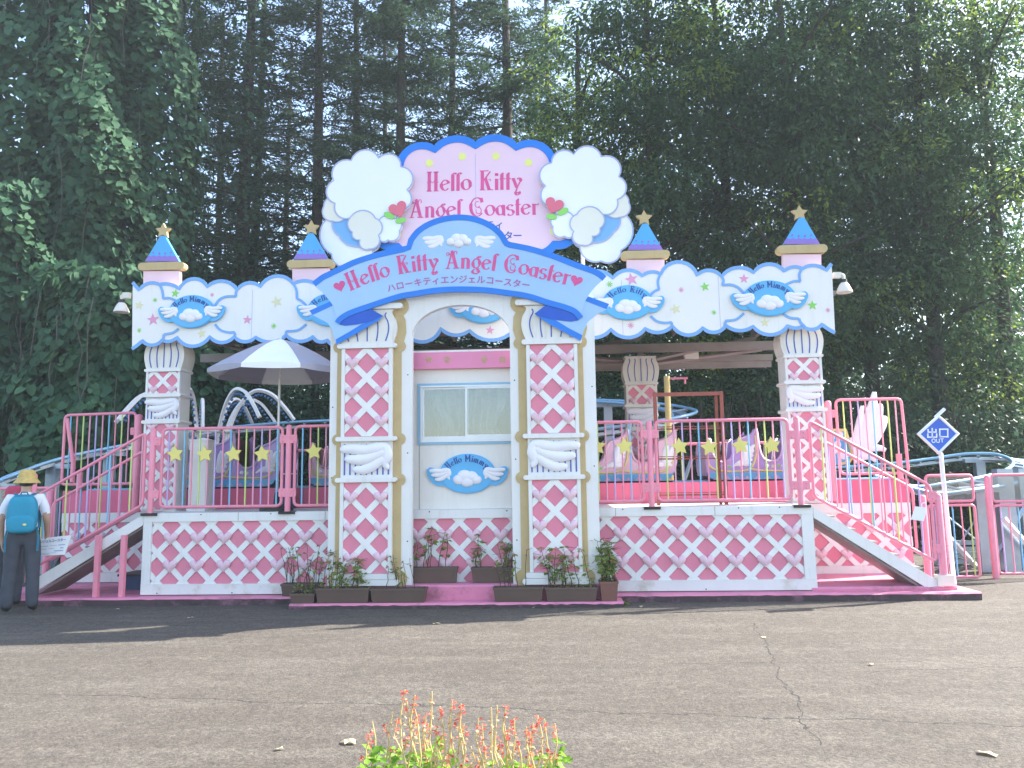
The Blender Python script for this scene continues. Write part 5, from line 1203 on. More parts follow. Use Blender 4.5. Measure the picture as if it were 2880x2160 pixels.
x0, zt_ = XZ(1841, 1108, .45); x1 = XZ(2028, 1105, .45)[0]
part('upright', MB().box(x0 - .022, x0 + .022, .43, .47, ZD, zt_ + .02), M_RUST, rk)
part('upright', MB().box(x1 - .022, x1 + .022, .43, .47, ZD, zt_ + .02), M_RUST, rk)
part('upright', MB().box(x1 - .075, x1 - .04, .50, .54, ZD, zt_ + .0), M_RUST, rk)
part('top_bar', MB().box(x0 + .0225, x1 - .0225, .435, .465, zt_ - .035, zt_ + .015), M_RUST, rk)
for z in (1.30, 1.78, 2.18): part('mesh_bar', MB().box(x0 + .0225, x1 - .0225, .44, .455, z, z + .02).box(x0 + .0225, x1 - .0225, .44, .455, z + .035, z + .045), M_RUST, rk)
yp = thing('yellow_post', 'yellow post with a pink arm behind the rusty frame', 'post', (XZ(1875, 1200, 4.0)[0], 4.0, 0))
q = XZ(1875, 1058, 4.0); part('post', MB().tube([(q[0], 4.0, 0), (q[0], 4.0, q[1])], .055, 10), M_CARYEL, yp, smooth=60)
q2 = XZ(1934, 1064, 4.0); part('arm', MB().box(q[0] + .06, q2[0], 3.98, 4.02, q2[1] - .015, q2[1] + .02), M_RAIL, yp); part('hook', MB().tube([(q2[0] - .05, 4, q2[1] - .02), (q2[0] - .05, 4, q2[1] - .1)], .02, 6), M_RAIL, yp)
cd_ = thing('hanging_card', 'white plastic card hanging on the right stair railing', 'card', (*P(2585, 1440, -.05),))
q = [XZ(*c_, -.05) for c_ in ((2574, 1424), (2607, 1428), (2598, 1466), (2562, 1461))]; part('card', MB().prism(q, -.055, -.045), M_SIGNWHITE, cd_)
part('loop', MB().tube([(XZ(2600, 1430, -.05)[0] + .03 * math.cos(t_), -.05, XZ(2600, 1422, -.05)[1] + .035 * math.sin(t_)) for t_ in [2 * math.pi * k / 12 for k in range(12)]], .006, 5, closed=True), M_SIGNWHITE, cd_)
def flood(label, u, v, s):
    Y = .56; c = P(u, v, Y); t = thing('floodlight', label, 'lamp', (c.x, c.y, c.z), 'lamps at the ends of the cloud board')
    ex = XZ(366 if s < 0 else 2343, v - 30, Y)[0]
    part('bracket', MB().box(min(ex, ex + s * .10), max(ex, ex + s * .10), Y - .03, Y + .03, c.z + .12, c.z + .20), M_LAMP, t)
    part('arm', MB().tube([(ex + s * .10, Y, c.z + .16), (c.x - s * .04, Y, c.z + .18), (c.x, Y, c.z + .15), (c.x, Y, c.z + .09)], .026, 8), M_LAMP, t, smooth=60)
    part('socket', MB().tube([(c.x, Y, c.z + .10), (c.x, Y, c.z + .04)], .042, 10), M_DARK, t, smooth=60)
    part('shade', MB().lathe([(.035, .06), (.06, .03), (.085, -.02), (.105, -.07), (.108, -.085), (.09, -.08), (.001, -.03)], (c.x, Y, c.z), 18), M_LAMP, t, smooth=40)
flood('small white floodlight hanging off the left end of the cloud board', 342, 862, -1)
flood('small white floodlight hanging off the right end of the cloud board', 2374, 806, 1)

# exit sign
YE = .10
def ze(x, y): return XZ(2540 + x / 6.914, 1120 + y / 6.914, YE)
ex = thing('exit_sign', 'blue diamond exit sign in a white frame on a bent white pole', 'sign', (ze(780, 1600)[0], YE, .17))
dm = [ze(300, 697), ze(685, 350), ze(1060, 690), ze(690, 1065)]
part('panel', MB().prism(dm, YE - .006, YE + .006), M_SIGNBLUE, ex)
part('frame', MB().tube([(x, YE, z) for x, z in dm], .026, 8, closed=True), M_SIGNWHITE, ex, smooth=60)
part('pole', MB().tube([(*ze(820, 205)[:1], YE + .02, ze(820, 205)[1]), (ze(640, 370)[0], YE + .02, ze(640, 370)[1])], .022, 8), M_SIGNWHITE, ex, smooth=60)
pb = ze(775, 1500); part('pole', MB().tube([(ze(680, 1050)[0], YE + .005, ze(680, 1050)[1]), (ze(735, 1075)[0], YE + .005, ze(735, 1075)[1]), (pb[0], YE + .005, pb[1]), (pb[0] + .03, YE + .005, .17)], .028, 8), M_SIGNWHITE, ex, smooth=60)
mb = MB()
def bar(a, b, w_=24): mb.ribbon([ze(*a), ze(*b)], w_ / 6.914 * 10.1 / FPX, YE - .0105 - .0005 * (len(mb.f) // 6 % 3), YE - .0065)
for a, b in (((560, 580), (560, 765)), ((480, 600), (480, 665)), ((632, 600), (632, 665)), ((468, 660), (646, 660)), ((474, 685), (474, 770)), ((645, 685), (645, 770)), ((462, 758), (657, 758)),
             ((705, 590), (705, 765)), ((860, 590), (860, 765)), ((692, 603), (875, 603)), ((692, 750), (878, 750))): bar(a, b)
part('kanji', mb, M_SIGNWHITE, ex, recalc=False)
lettering('OUT', [ze(550, 865), ze(795, 858)], .048, YE - .006, M_SIGNWHITE, ex, mono=True, thick=.2)

# fences either side
def fence(label, u0, u1, Y, vt, vm, vb, right=True):
    a, b = XZ(u0, vt, Y), XZ(u1, vb, Y); zm = XZ((u0 + u1) / 2, vm, Y)[1]
    t = thing('fence_panel', label, 'fence', ((a[0] + b[0]) / 2, Y, 0), 'low pink fence panels beside the ride')
    part('upper_frame', MB().tube([(p_.x, Y, p_.y) for p_ in fillet([Vector(c_) for c_ in ((a[0], zm + .03), (b[0], zm + .03), (b[0], a[1]), (a[0], a[1]))], .06)], .022, 8, closed=True), M_RAIL, t, smooth=70)
    part('clear_pane', MB().box(a[0] + .015, b[0] - .015, Y - .003, Y + .003, zm + .05, a[1] - .02), M_ACRYL, t)
    rail_panel(t, [(a[0], b[1]), (b[0], b[1]), (b[0], zm - .03), (a[0], zm - .03)], Y, space=.125, first=.1, cyc=0, fil=.06)
    return t, b[0], a[1]
t, xb, zt_ = fence('pink fence panel with clear top just right of the exit sign', 2602, 2758, 1.75, 1338, 1415, 1622)
q = XZ(2776, 1336, 1.75); post(t, q[0], 1.75, -.08, q[1], r=.045, foot=False)
part('base_plate', MB().box(q[0] - .1, q[0] + .1, 1.66, 1.84, -.075, -.06), M_RAIL, t)
t, xb, zt_ = fence('pink fence panel with clear top at the right edge of the photo', 2785, 2990, 1.75, 1336, 1415, 1612)
t, xb, zt_ = fence('pink fence panel behind the two people at the left edge', -120, 128, 1.3, 1376, 1448, 1660)
q = XZ(142, 1374, 1.3); post(t, q[0], 1.3, .12, q[1], r=.05, foot=False)

# information board
YI = -.45
ib = thing('information_board', 'tilted white information board beside the person with the backpack', 'sign', (XZ(120, 1700, YI)[0], YI, 0))
q = [P(97, 1516, YI), P(200, 1505, YI + .0), P(181, 1560, YI - .02), P(97, 1564, YI - .02)]
c4 = [Vector(p_) for p_ in q]; th_ = Vector((0, .018, -.004))
mb = MB().add([tuple(p_) for p_ in c4] + [tuple(p_ + th_) for p_ in c4], [(3, 2, 1, 0), (4, 5, 6, 7), (0, 1, 5, 4), (1, 2, 6, 5), (2, 3, 7, 6), (3, 0, 4, 7)])
part('panel', mb, M_SIGNWHITE, ib)
def onb(s, t_, lift=-.004): return c4[0].lerp(c4[1], s).lerp(c4[3].lerp(c4[2], s), t_) + Vector((0, lift, 0))
kana('エンジェルコースター', [(onb(.09, .27).x, onb(.09, .27).z), (onb(.92, .27).x, onb(.92, .27).z)], .042, YI - .012, M_NAVY, ib)
mb = MB()
for s0, s1, t_, h in ((.15, .42, .46, .03), (.47, .68, .46, .02), (.72, .92, .44, .05), (.12, .38, .62, .03), (.45, .62, .62, .02), (.8, .9, .6, .06), (.63, .92, .74, .06), (.08, .72, .86, .02), (.06, .5, .92, .02)):
    a, b, c_, d = onb(s0, t_, -.006), onb(s1, t_, -.006), onb(s1, t_ + h, -.006), onb(s0, t_ + h, -.006); mb.add([a, b, c_, d], [(3, 2, 1, 0)])
part('small_print', mb, M_LILACLINE, ib, recalc=False)
part('post', MB().tube([(XZ(105, 1560, YI + .03)[0], YI + .03, -.05), (XZ(105, 1560, YI + .03)[0], YI + .03, XZ(105, 1545, YI)[1])], .022, 8), M_WOOD, ib, smooth=60)

# ------------------------------------------------------------------ planters with plants
def leaf_quads(mb, c, d, size, roll=0.0, mi=0, w_=.6):
    d = d.normalized(); s = d.cross(Vector((0, 0, 1)));
    if s.length < .1: s = Vector((1, 0, 0))
    s = s.normalized(); up = s.cross(d); s = (s * math.cos(roll) + up * math.sin(roll))
    a = c; b = c + d * size * .5 + s * size * w_ * .5; e = c + d * size - Vector((0, 0, size * .15)); f_ = c + d * size * .5 - s * size * w_ * .5
    mb.add([a, b, e, f_], [(0, 1, 2, 3)], mi)
def plant(parent, x, y, z, n, h, spread, leaf=.06, bloom=None, dry=.35, seed=0, leafy=1.0, low=False):
    random.seed(seed); st_ = MB(); lf = MB(); bl_ = MB()
    for k in range(n):
        bx_ = x + random.uniform(-1, 1) * spread[0]; by = y + random.uniform(-1, 1) * spread[1]; hh = h * random.uniform(.5, 1.05)
        lean = Vector((random.uniform(-.25, .25), random.uniform(-.2, .2), 0)); pts = [Vector((bx_, by, z))]
        for j in range(1, 6):
            pts.append(Vector((bx_, by, z + hh * j / 5)) + lean * hh * (j / 5) ** 1.5 + Vector((random.uniform(-.012, .012), random.uniform(-.012, .012), 0)))
        st_.tube(pts, [.005, .0045, .004, .0035, .003, .002], 4)
        bare = random.random() < dry
        for j in range(2, 6):
            if bare and j < 4: continue
            for q in range(int(random.uniform(1, 4) * leafy * (.5 if bare else 1) + .5)):
                a = random.uniform(0, 6.28); d = Vector((math.cos(a), math.sin(a), random.uniform(-.7, .35))); c = pts[j] + d * .01
                leaf_quads(lf, c, d, leaf * random.uniform(.6, 1.2), random.uniform(-.8, .8), 1 if bare else 0, .75)
                if random.random() < .3: st_.tube([pts[j], pts[j] + d * leaf * 1.6], .002, 3)
        if bloom and random.random() < .75:
            tip = pts[-1]
            for q in range(7):
                a = random.uniform(0, 6.28); d = Vector((math.cos(a), math.sin(a), random.uniform(-.3, .8))); leaf_quads(bl_, tip - Vector((0, 0, random.uniform(0, .07))), d, random.uniform(.022, .04), random.uniform(-1, 1), 0, .8)
        elif random.random() < .5:
            for q in range(5):
                a = random.uniform(0, 6.28); d = Vector((math.cos(a), math.sin(a), .5)); leaf_quads(lf, pts[-1] - Vector((0, 0, .02 * q)), d, .02, 0, 1, .6)
    if low:
        for k in range(int(90 * spread[0] / .2)):
            c = Vector((x + random.uniform(-1, 1) * spread[0] * 1.1, y + random.uniform(-1, 1) * spread[1], z + random.uniform(.0, .13))); a = random.uniform(0, 6.28)
            d = Vector((math.cos(a), math.sin(a), random.uniform(-.1, .9)))
            if random.random() < .3 and bloom: leaf_quads(bl_, c, d, .035, random.uniform(-1, 1), 0, .9)
            else: leaf_quads(lf, c, d, random.uniform(.03, .055), random.uniform(-1, 1), 0, .8)
    part('stems', st_, M_STEMDARK, parent, recalc=False)
    if lf.v: part('foliage', lf, [M_PLANT, M_DRY], parent, recalc=False)
    if bl_.v: part('blossoms', bl_, bloom, parent, recalc=False)
def planter(label, u0, u1, vt, vb, Y, dep, zb, m_=M_PLANTER, **kw):
    a, b = XZ(u0, vt, Y), XZ(u1, vb, Y); x0, x1 = a[0], b[0]; zt_ = zb + max(.12, a[1] - b[1]); i = .025
    t = thing('planter', label, 'planter', ((x0 + x1) / 2, Y + dep / 2, zb), 'brown planters at the foot of the arch')
    def rect(xa, xb, ya, yb, z): return [(xa, ya, z), (xb, ya, z), (xb, yb, z), (xa, yb, z)]
    rings = [rect(x0 + i, x1 - i, Y + i, Y + dep - i, zb), rect(x0 + .008, x1 - .008, Y + .008, Y + dep - .008, zt_ - .025), rect(x0, x1, Y, Y + dep, zt_ - .025), rect(x0, x1, Y, Y + dep, zt_), rect(x0 + .014, x1 - .014, Y + .014, Y + dep - .014, zt_), rect(x0 + .016, x1 - .016, Y + .016, Y + dep - .016, zt_ - .03)]
    vs_ = [p_ for r in rings for p_ in r]; fs_ = [(3, 2, 1, 0)] + [(4 * j + k, 4 * j + (k + 1) % 4, 4 * j + 4 + (k + 1) % 4, 4 * j + 4 + k) for j in range(5) for k in range(4)]
    part('pot', MB().add(vs_, fs_), m_, t, recalc=False)
    part('soil', MB().add(rect(x0 + .016, x1 - .016, Y + .016, Y + dep - .016, zt_ - .028), [(0, 1, 2, 3)]), M_SOIL, t, recalc=False)
    plant(t, (x0 + x1) / 2, Y + dep / 2, zt_ - .03, spread=((x1 - x0) * .42, dep * .3), **kw)
    return t
planter('end-on planter at the left front corner of the entrance step', 814, 884, 1660, 1703, -.54, .34, .02, n=7, h=.62, leaf=.07, seed=1, dry=.5, low=True)
planter('planter on the step with low pink begonias, left of the arch', 886, 1038, 1656, 1697, -.545, .20, .087, n=13, h=.44, leaf=.07, bloom=M_BLOOMP, seed=2, dry=.3, leafy=1.2, low=True)
planter('sparse planter on the step before the left pilaster', 1040, 1197, 1651, 1690, -.545, .20, .087, n=7, h=.40, leaf=.06, seed=3, dry=.4)
planter('planter with bare twigs beside the left pilaster, against the platform', 788, 905, 1637, 1672, -.19, .17, .117, n=13, h=.50, leaf=.05, seed=4, dry=.85, leafy=.6)
planter('left planter inside the arch opening with leafy stems', 1140, 1286, 1600, 1643, -.18, .155, .267, n=10, h=.48, leaf=.075, seed=5, dry=.25)
planter('right planter inside the arch opening with bare twigs', 1324, 1462, 1601, 1643, -.18, .155, .267, n=11, h=.42, leaf=.075, seed=6, dry=.35)
planter('sparse planter on the step before the right pilaster', 1386, 1529, 1649, 1689, -.545, .20, .087, n=6, h=.52, leaf=.06, bloom=M_BLOOMP, seed=7, dry=.5)
planter('planter on the step with pale orange begonias, right of the arch', 1533, 1682, 1652, 1691, -.545, .20, .087, n=15, h=.52, leaf=.075, bloom=M_BLOOMP, seed=8, dry=.25, leafy=1.3, low=True)
planter('end-on brown planter with sunlit red in its colour, bushy sunlit plant, right front corner', 1686, 1742, 1642, 1697, -.53, .36, .087, m_=M_PLANTSUN, n=22, h=.50, leaf=.08, seed=9, dry=.3, leafy=1.7, low=True)
wd = thing('weed', 'small green weed growing from the asphalt beside the corner planter', 'plant', (*G(1757, 1706),)); plant(wd, G(1757, 1706).x, G(1757, 1706).y, -.05, 6, .12, (.05, .03), .06, seed=21, dry=0, low=True)
wd = thing('weed', 'small green weed growing at the left corner of the entrance step', 'plant', (*G(800, 1690),)); plant(wd, G(800, 1690).x, G(800, 1690).y, -.05, 5, .10, (.07, .03), .05, seed=22, dry=0, low=True)
wd = thing('weed', 'single green shoot bending over the edge of the entrance step', 'plant', (*G(872, 1706),)); plant(wd, G(872, 1704).x, G(872, 1704).y, -.05, 3, .2, (.02, .02), .08, seed=23, dry=0)

# red salvia in the foreground
YS = -6.85; sa_ = thing('salvia_bed', 'box of fading red salvia spikes in the foreground', 'flowers', (XZ(1290, 2100, YS)[0], YS, -.05))
x0, x1 = XZ(1030, 2150, YS)[0], XZ(1570, 2150, YS)[0]
part('box', MB().box(x0, x1, YS - .12, YS + .30, -.06, .20).box(x0 + .02, x1 - .02, YS - .10, YS + .28, .2005, .21), M_PLANTER, sa_)
random.seed(31)
spikes = [(548, 70), (575, 180), (640, 120), (805, 85), (890, 230), (1015, 165), (1097, 205), (1265, 345), (1390, 240), (1440, 220), (1525, 230), (1798, 390), (2005, 395), (225, 380), (360, 400), (430, 285), (470, 350), (660, 320), (750, 310), (780, 400), (210, 505), (990, 330), (1060, 300), (1130, 400), (1300, 400), (1440, 440), (1510, 400), (1560, 430), (1610, 350), (1730, 430), (1845, 320), (1900, 350), (920, 500), (830, 600), (1190, 620), (1340, 610), (1775, 480), (1750, 680), (2015, 680), (950, 700), (1120, 780), (1250, 720), (560, 540), (650, 260), (740, 480), (850, 390), (1480, 560), (1640, 560), (120, 700), (1960, 640)]
for sx0, sy0 in spikes:
    yy = YS + random.uniform(-.02, .22); tip = P(980 + sx0 / 3.456, 1920 + sy0 / 3.456, yy)
    z0 = .22; pts = [Vector((tip.x + random.uniform(-.02, .02), yy, z0 + (tip.z - z0) * k / 5)) for k in range(6)]; pts[-1].x = tip.x
    s_ = part('stem', MB().tube([p_ + Vector((random.uniform(-.004, .004), 0, 0)) for p_ in pts], [.0042, .0042, .004, .0036, .0032, .0024], 5), M_STEMSTRAW, sa_, recalc=False)
    mb = MB(); red = random.random() < .74; top_ = tip.z
    nb = random.randint(6, 13)
    for k in range(nb):
        zz = top_ - random.uniform(0, .045 if red else .01); a = random.uniform(0, 6.28); d = Vector((math.cos(a), math.sin(a), random.uniform(-.5, .6)))
        if red: leaf_quads(mb, Vector((tip.x, yy, zz)), d, random.uniform(.012, .024), random.uniform(-1.2, 1.2), 0, .6)
    for k in range(random.randint(8, 22)):
        zz = top_ - random.uniform(.02, .17); a = random.uniform(0, 6.28); d = Vector((math.cos(a), math.sin(a), random.uniform(-.8, .3)))
        if zz > .40: leaf_quads(mb, Vector((tip.x, yy, zz)), d, random.uniform(.010, .019), random.uniform(-1.2, 1.2), 1 if random.random() < .8 else 0, .8)
    if mb.v: part('blossoms', mb, [M_BLOOM, M_CALYX], s_, recalc=False)
mb = MB()
for k in range(1500):
    c = Vector((random.uniform(x0 - .04, x1 + .04), YS + random.uniform(-.12, .28), 0)); hump = .40 + .05 * math.sin(c.x * 9 + 1) + .03 * math.sin(c.x * 23)
    c.z = random.uniform(.2, hump); a = random.uniform(0, 6.28); leaf_quads(mb, c, Vector((math.cos(a), math.sin(a), random.uniform(-.3, .8))), random.uniform(.03, .06), random.uniform(-1, 1), 0, .7)
part('foliage', mb, M_SALVIA, sa_, recalc=False)

# fallen leaves on the asphalt
for i, (u, v, s, lb) in enumerate(((982, 2097, .055, 'curled brown fallen leaf left of the foreground salvia'), (330, 1720, .05, 'pale fallen leaf in the shade near the left stairs'), (538, 1744, .05, 'pale fallen leaf in the shade left of the entrance step'), (1226, 1761, .05, 'pale fallen leaf on the asphalt below the entrance step'),
                                   (1500, 1715, .035, 'pale fallen leaf at the foot of the entrance step'), (1802, 1712, .05, 'reddish fallen leaf before the platform, right of the corner planter'), (2775, 2127, .06, 'yellow fallen leaf near the lower right corner'), (2148, 1800, .035, 'pale fallen leaf beside the long asphalt crack'), (785, 2115, .035, 'small pale fallen leaf at lower left'), (2450, 1876, .035, 'small pale fallen leaf at middle right'))):
    c = G(u, v); c.z = gz(c.x, c.y) + .006; random.seed(40 + i); mb = MB(); an = random.uniform(0, 6.28); n_ = 9; vs_ = [(c.x, c.y, c.z + .006)]
    for k in range(n_):
        a = 2 * math.pi * k / n_; r = s * .8 * (1.0 if k % 2 == 0 else .62) * random.uniform(.8, 1.1); x, y = r * 1.3 * math.cos(a), r * .8 * math.sin(a)
        vs_.append((c.x + x * math.cos(an) - y * math.sin(an), c.y + x * math.sin(an) + y * math.cos(an), c.z + random.uniform(0, .022 if i == 0 else .012)))
    mb.add(vs_, [(0, k + 1, (k + 1) % n_ + 1) for k in range(n_)])
    tag(part('fallen_leaf', mb, M_LITTER, recalc=False, loc=c), lb, 'leaf', 'fallen leaves')

# ------------------------------------------------------------------ people
def person(name_label, loc, H, shirt, trousers, rotz, arm=(.10, .05)):
    s = H / 1.65
    J = {'pel': (0, 0, .93), 'sp': (0, -.005, 1.08), 'ch': (0, -.01, 1.24), 'nb': (0, -.005, 1.375), 'nk': (0, .008, 1.435), 'hd': (0, .03, 1.53), 'ht': (0, .025, 1.615)}
    Rr = {'pel': (.145, .105), 'sp': (.135, .098), 'ch': (.155, .105), 'nb': (.075, .065), 'nk': (.05, .052), 'hd': (.078, .095), 'ht': (.062, .078)}
    E_ = [('pel', 'sp'), ('sp', 'ch'), ('ch', 'nb'), ('nb', 'nk'), ('nk', 'hd'), ('hd', 'ht')]
    for sd_, sg in (('l', -1), ('r', 1)):
        a = arm[0 if sg < 0 else 1]
        J.update({'sh' + sd_: (sg * .165, -.01, 1.335), 'ua' + sd_: (sg * .205, -.015, 1.22), 'el' + sd_: (sg * .235, -.02, 1.085), 'wr' + sd_: (sg * (.225), .06 + a, .885), 'pm' + sd_: (sg * .22, .085 + a, .815)})
        Rr.update({'sh' + sd_: (.072, .072), 'ua' + sd_: (.066, .066), 'el' + sd_: (.042, .042), 'wr' + sd_: (.027, .027), 'pm' + sd_: (.018, .034)})
        E_ += [('ch', 'sh' + sd_), ('sh' + sd_, 'ua' + sd_), ('ua' + sd_, 'el' + sd_), ('el' + sd_, 'wr' + sd_), ('wr' + sd_, 'pm' + sd_)]
        for k, (dy, l) in enumerate(((-.027, .070), (-.009, .080), (.010, .076), (.027, .062))):
            b = J['pm' + sd_]; r_ = 'f%d' % k + sd_
            J[r_ + 'a'] = (b[0] - sg * .002, b[1] + dy, b[2] - .045); J[r_ + 'b'] = (b[0] - sg * .012, b[1] + dy + .004, b[2] - .045 - l * .5); J[r_ + 'c'] = (b[0] - sg * .030, b[1] + dy + .006, b[2] - .045 - l * .92)
            for q in 'abc': Rr[r_ + q] = (.0092, .0092)
            E_ += [('pm' + sd_, r_ + 'a'), (r_ + 'a', r_ + 'b'), (r_ + 'b', r_ + 'c')]
        b = J['pm' + sd_]; r_ = 't' + sd_
        J[r_ + 'a'] = (b[0] - sg * .012, b[1] + .042, b[2] - .005); J[r_ + 'b'] = (b[0] - sg * .024, b[1] + .055, b[2] - .045); Rr[r_ + 'a'] = Rr[r_ + 'b'] = (.0105, .0105)
        E_ += [('pm' + sd_, r_ + 'a'), (r_ + 'a', r_ + 'b')]
        J.update({'hp' + sd_: (sg * .088, 0, .87), 'th' + sd_: (sg * .105, .005, .68), 'kn' + sd_: (sg * .115, .012, .475), 'cf' + sd_: (sg * .125, -.005, .27), 'an' + sd_: (sg * .13, -.015, .085), 'ft' + sd_: (sg * .145, .11, .04)})
        Rr.update({'hp' + sd_: (.108, .112), 'th' + sd_: (.095, .098), 'kn' + sd_: (.076, .08), 'cf' + sd_: (.072, .078), 'an' + sd_: (.062, .07), 'ft' + sd_: (.042, .036)})
        E_ += [('pel', 'hp' + sd_), ('hp' + sd_, 'th' + sd_), ('th' + sd_, 'kn' + sd_), ('kn' + sd_, 'cf' + sd_), ('cf' + sd_, 'an' + sd_), ('an' + sd_, 'ft' + sd_)]
    names = list(J); idx = {n_: i for i, n_ in enumerate(names)}
    me = bpy.data.meshes.new('person'); me.from_pydata([tuple(c * s for c in J[n_]) for n_ in names], [(idx[a], idx[b]) for a, b in E_], [])
    ob = bpy.data.objects.new('person_rig', me); COL.objects.link(ob)
    sk = ob.modifiers.new('skin', 'SKIN'); sk.use_smooth_shade = True
    ly = me.skin_vertices[0] if len(me.skin_vertices) else None
    if ly is None:
        bpy.context.view_layer.objects.active = ob; bpy.ops.mesh.customdata_skin_add(); ly = me.skin_vertices[0]
    for i, n_ in enumerate(names): ly.data[i].radius = tuple(r * s for r in Rr[n_]); ly.data[i].use_root = (n_ == 'pel')
    ob.modifiers.new('sub', 'SUBSURF').levels = 2
    bpy.context.view_layer.update()
    new = bpy.data.meshes.new_from_object(ob.evaluated_get(bpy.context.evaluated_depsgraph_get())); bpy.data.objects.remove(ob)
    new.materials.clear()
    for m_ in (M_SKIN, shirt, trousers, M_SHOE): new.materials.append(m_)
    mi = []
    for p_ in new.polygons:
        x, y, z = p_.center / s
        if z < .075 or (z < .10 and y > .05): k = 3
        elif z < .965 and abs(x) < .20 and not (abs(x) > .185 and y > .03): k = 2
        elif abs(x) > .19 and z < 1.16: k = 0
        elif z > 1.415: k = 0
        else: k = 1
        mi.append(k)
    new.polygons.foreach_set('material_index', mi); new.polygons.foreach_set('use_smooth', [True] * len(mi))
    o = bpy.data.objects.new('person', new); COL.objects.link(o); o.location = loc; o.rotation_euler = (0, 0, rotz)
    tag(o, name_label, 'person')
    def child(nm, mb, m_, sm=60): 
        c = bpy.data.objects.new(nm, mesh_of(nm, mb, m_, sm)); COL.objects.link(c); c.parent = o; return c
    mb = MB().ball((0, .012 * s, 1.555 * s), .083 * s, .098 * s, .095 * s, 16, 10)
    child('hair', mb, M_HAIR)
    for sg in (-1, 1): child('ear', MB().ball((sg * .080 * s, .03 * s, 1.525 * s), .012 * s, .02 * s, .03 * s, 8, 6), M_SKIN)
    child('nose', MB().ball((0, .128 * s, 1.52 * s), .012 * s, .02 * s, .018 * s, 8, 6), M_SKIN)
    return o, s, child
M_SKIN = mat('skin', (0.50, 0.31, 0.22), 0.5, 0.06, 12)
M_HAIR = mat('hair_dark', (0.03, 0.025, 0.022), 0.6, 0.2, 30)
M_SHOE = mat('shoe_black', (0.03, 0.03, 0.033), 0.5, 0.2, 20)
M_TEE = mat('white_tshirt', (0.74, 0.76, 0.82), 0.8, 0.08, 9, bump=.25, bscale=14)
M_TROUS = mat('navy_trousers', (0.060, 0.068, 0.088), 0.8, 0.2, 9, bump=.3, bscale=16)
M_BUCKET = mat('hat_yellow_print', (0.66, 0.52, 0.16), 0.8, 0.0, 26, rgb2=(0.34, 0.20, 0.08))
M_PACK = mat('pack_teal', (0.012, 0.26, 0.40), 0.6, 0.12, 8, bump=.2, bscale=25)
M_PACKD = mat('pack_strap', (0.012, 0.17, 0.27), 0.6, 0.12, 8)
M_REDHAT = mat('hat_red', (0.42, 0.05, 0.10), 0.8, 0.1, 12)
pl_ = G(52, 1729); pl_.z = gz(pl_.x, pl_.y) + .004
man, s, child = person('person in white t-shirt, dark trousers and yellow bucket hat, seen from behind', pl_, 1.70, M_TEE, M_TROUS, rad(27), (-.02, .09))
hat = MB().lathe([(.001, .135), (.05, .132), (.078, .118), (.092, .085), (.098, .045), (.102, .03), (.135, -.012), (.150, -.035), (.147, -.037), (.130, -.014), (.097, .02), (.09, .05)], (0, .018, 1.555 * s), 22)
child('bucket_hat', hat, M_BUCKET)
def superball(c, r, e=.5, nu=22, nv=14):
    mb = MB(); f_ = lambda v_: math.copysign(abs(v_) ** e, v_); vs_ = []; fs_ = []
    for j in range(nv + 1):
        ph = -math.pi / 2 + math.pi * j / nv
        for i in range(nu):
            th = 2 * math.pi * i / nu; taper = 1 - .12 * max(0, math.sin(ph))
            vs_.append((c[0] + r[0] * taper * f_(math.cos(ph)) * f_(math.cos(th)), c[1] + r[1] * f_(math.cos(ph)) * f_(math.sin(th)), c[2] + r[2] * f_(math.sin(ph))))
    for j in range(nv):
        for i in range(nu): fs_.append((j * nu + i, j * nu + (i + 1) % nu, (j + 1) * nu + (i + 1) % nu, (j + 1) * nu + i))
    return mb.add(vs_, fs_)
bp = thing('backpack', 'teal backpack worn by the person at the left stairs', 'backpack', (pl_.x, pl_.y, pl_.z + 1.0)); bp.rotation_euler = (0, 0, rad(27))
def bpart(nm, mb, m_):
    o = bpy.data.objects.new(nm, mesh_of(nm, mb, m_, 60, off=Vector((0, 0, 1.0)))); COL.objects.link(o); o.parent = bp; return o
bpart('main_bag', superball((0, -.175, 1.19), (.165, .085, .235), .55), M_PACK)
bpart('front_pocket', superball((0, -.235, 1.075), (.15, .05, .105), .5), M_PACK)
bpart('top_flap', superball((0, -.17, 1.375), (.115, .07, .055), .6), M_PACKD)
bpart('handle', MB().tube([(-.04, -.12, 1.42), (-.03, -.125, 1.455), (.03, -.125, 1.455), (.04, -.12, 1.42)], .009, 6), M_PACKD)
for sg in (-1, 1):
    bpart('strap', MB().tube([(sg * .06, -.13, 1.40), (sg * .10, -.075, 1.435), (sg * .12, .02, 1.42), (sg * .13, .105, 1.32), (sg * .15, .09, 1.15), (sg * .165, -.02, 1.03), (sg * .14, -.12, 1.0)], .022, 6, squash=(1, .5, .6)), M_PACKD)
    bpart('loose_strap', MB().tube([(sg * .15, -.12, 1.03), (sg * .175, -.12, .9), (sg * .17, -.11, .74)], .012, 4, squash=(1, .3, 1)), M_PACKD)
bpart('logo', MB().prism(ell(.045, 1.07, .02, .012, 12), -.292, -.284), M_YELLOW)
p2 = G(16, 1712); p2.z = gz(p2.x, p2.y) + .004
kid, s, child = person('person in a red cap mostly hidden behind the one with the backpack', p2, 1.50, M_TEE, M_TROUS, rad(10))
child('red_cap', MB().lathe([(.001, .125), (.06, .12), (.09, .09), (.1, .04), (.103, 0), (.125, -.02), (.12, -.025), (.098, -.01)], (0, .02, 1.555 * s), 20), M_REDHAT)

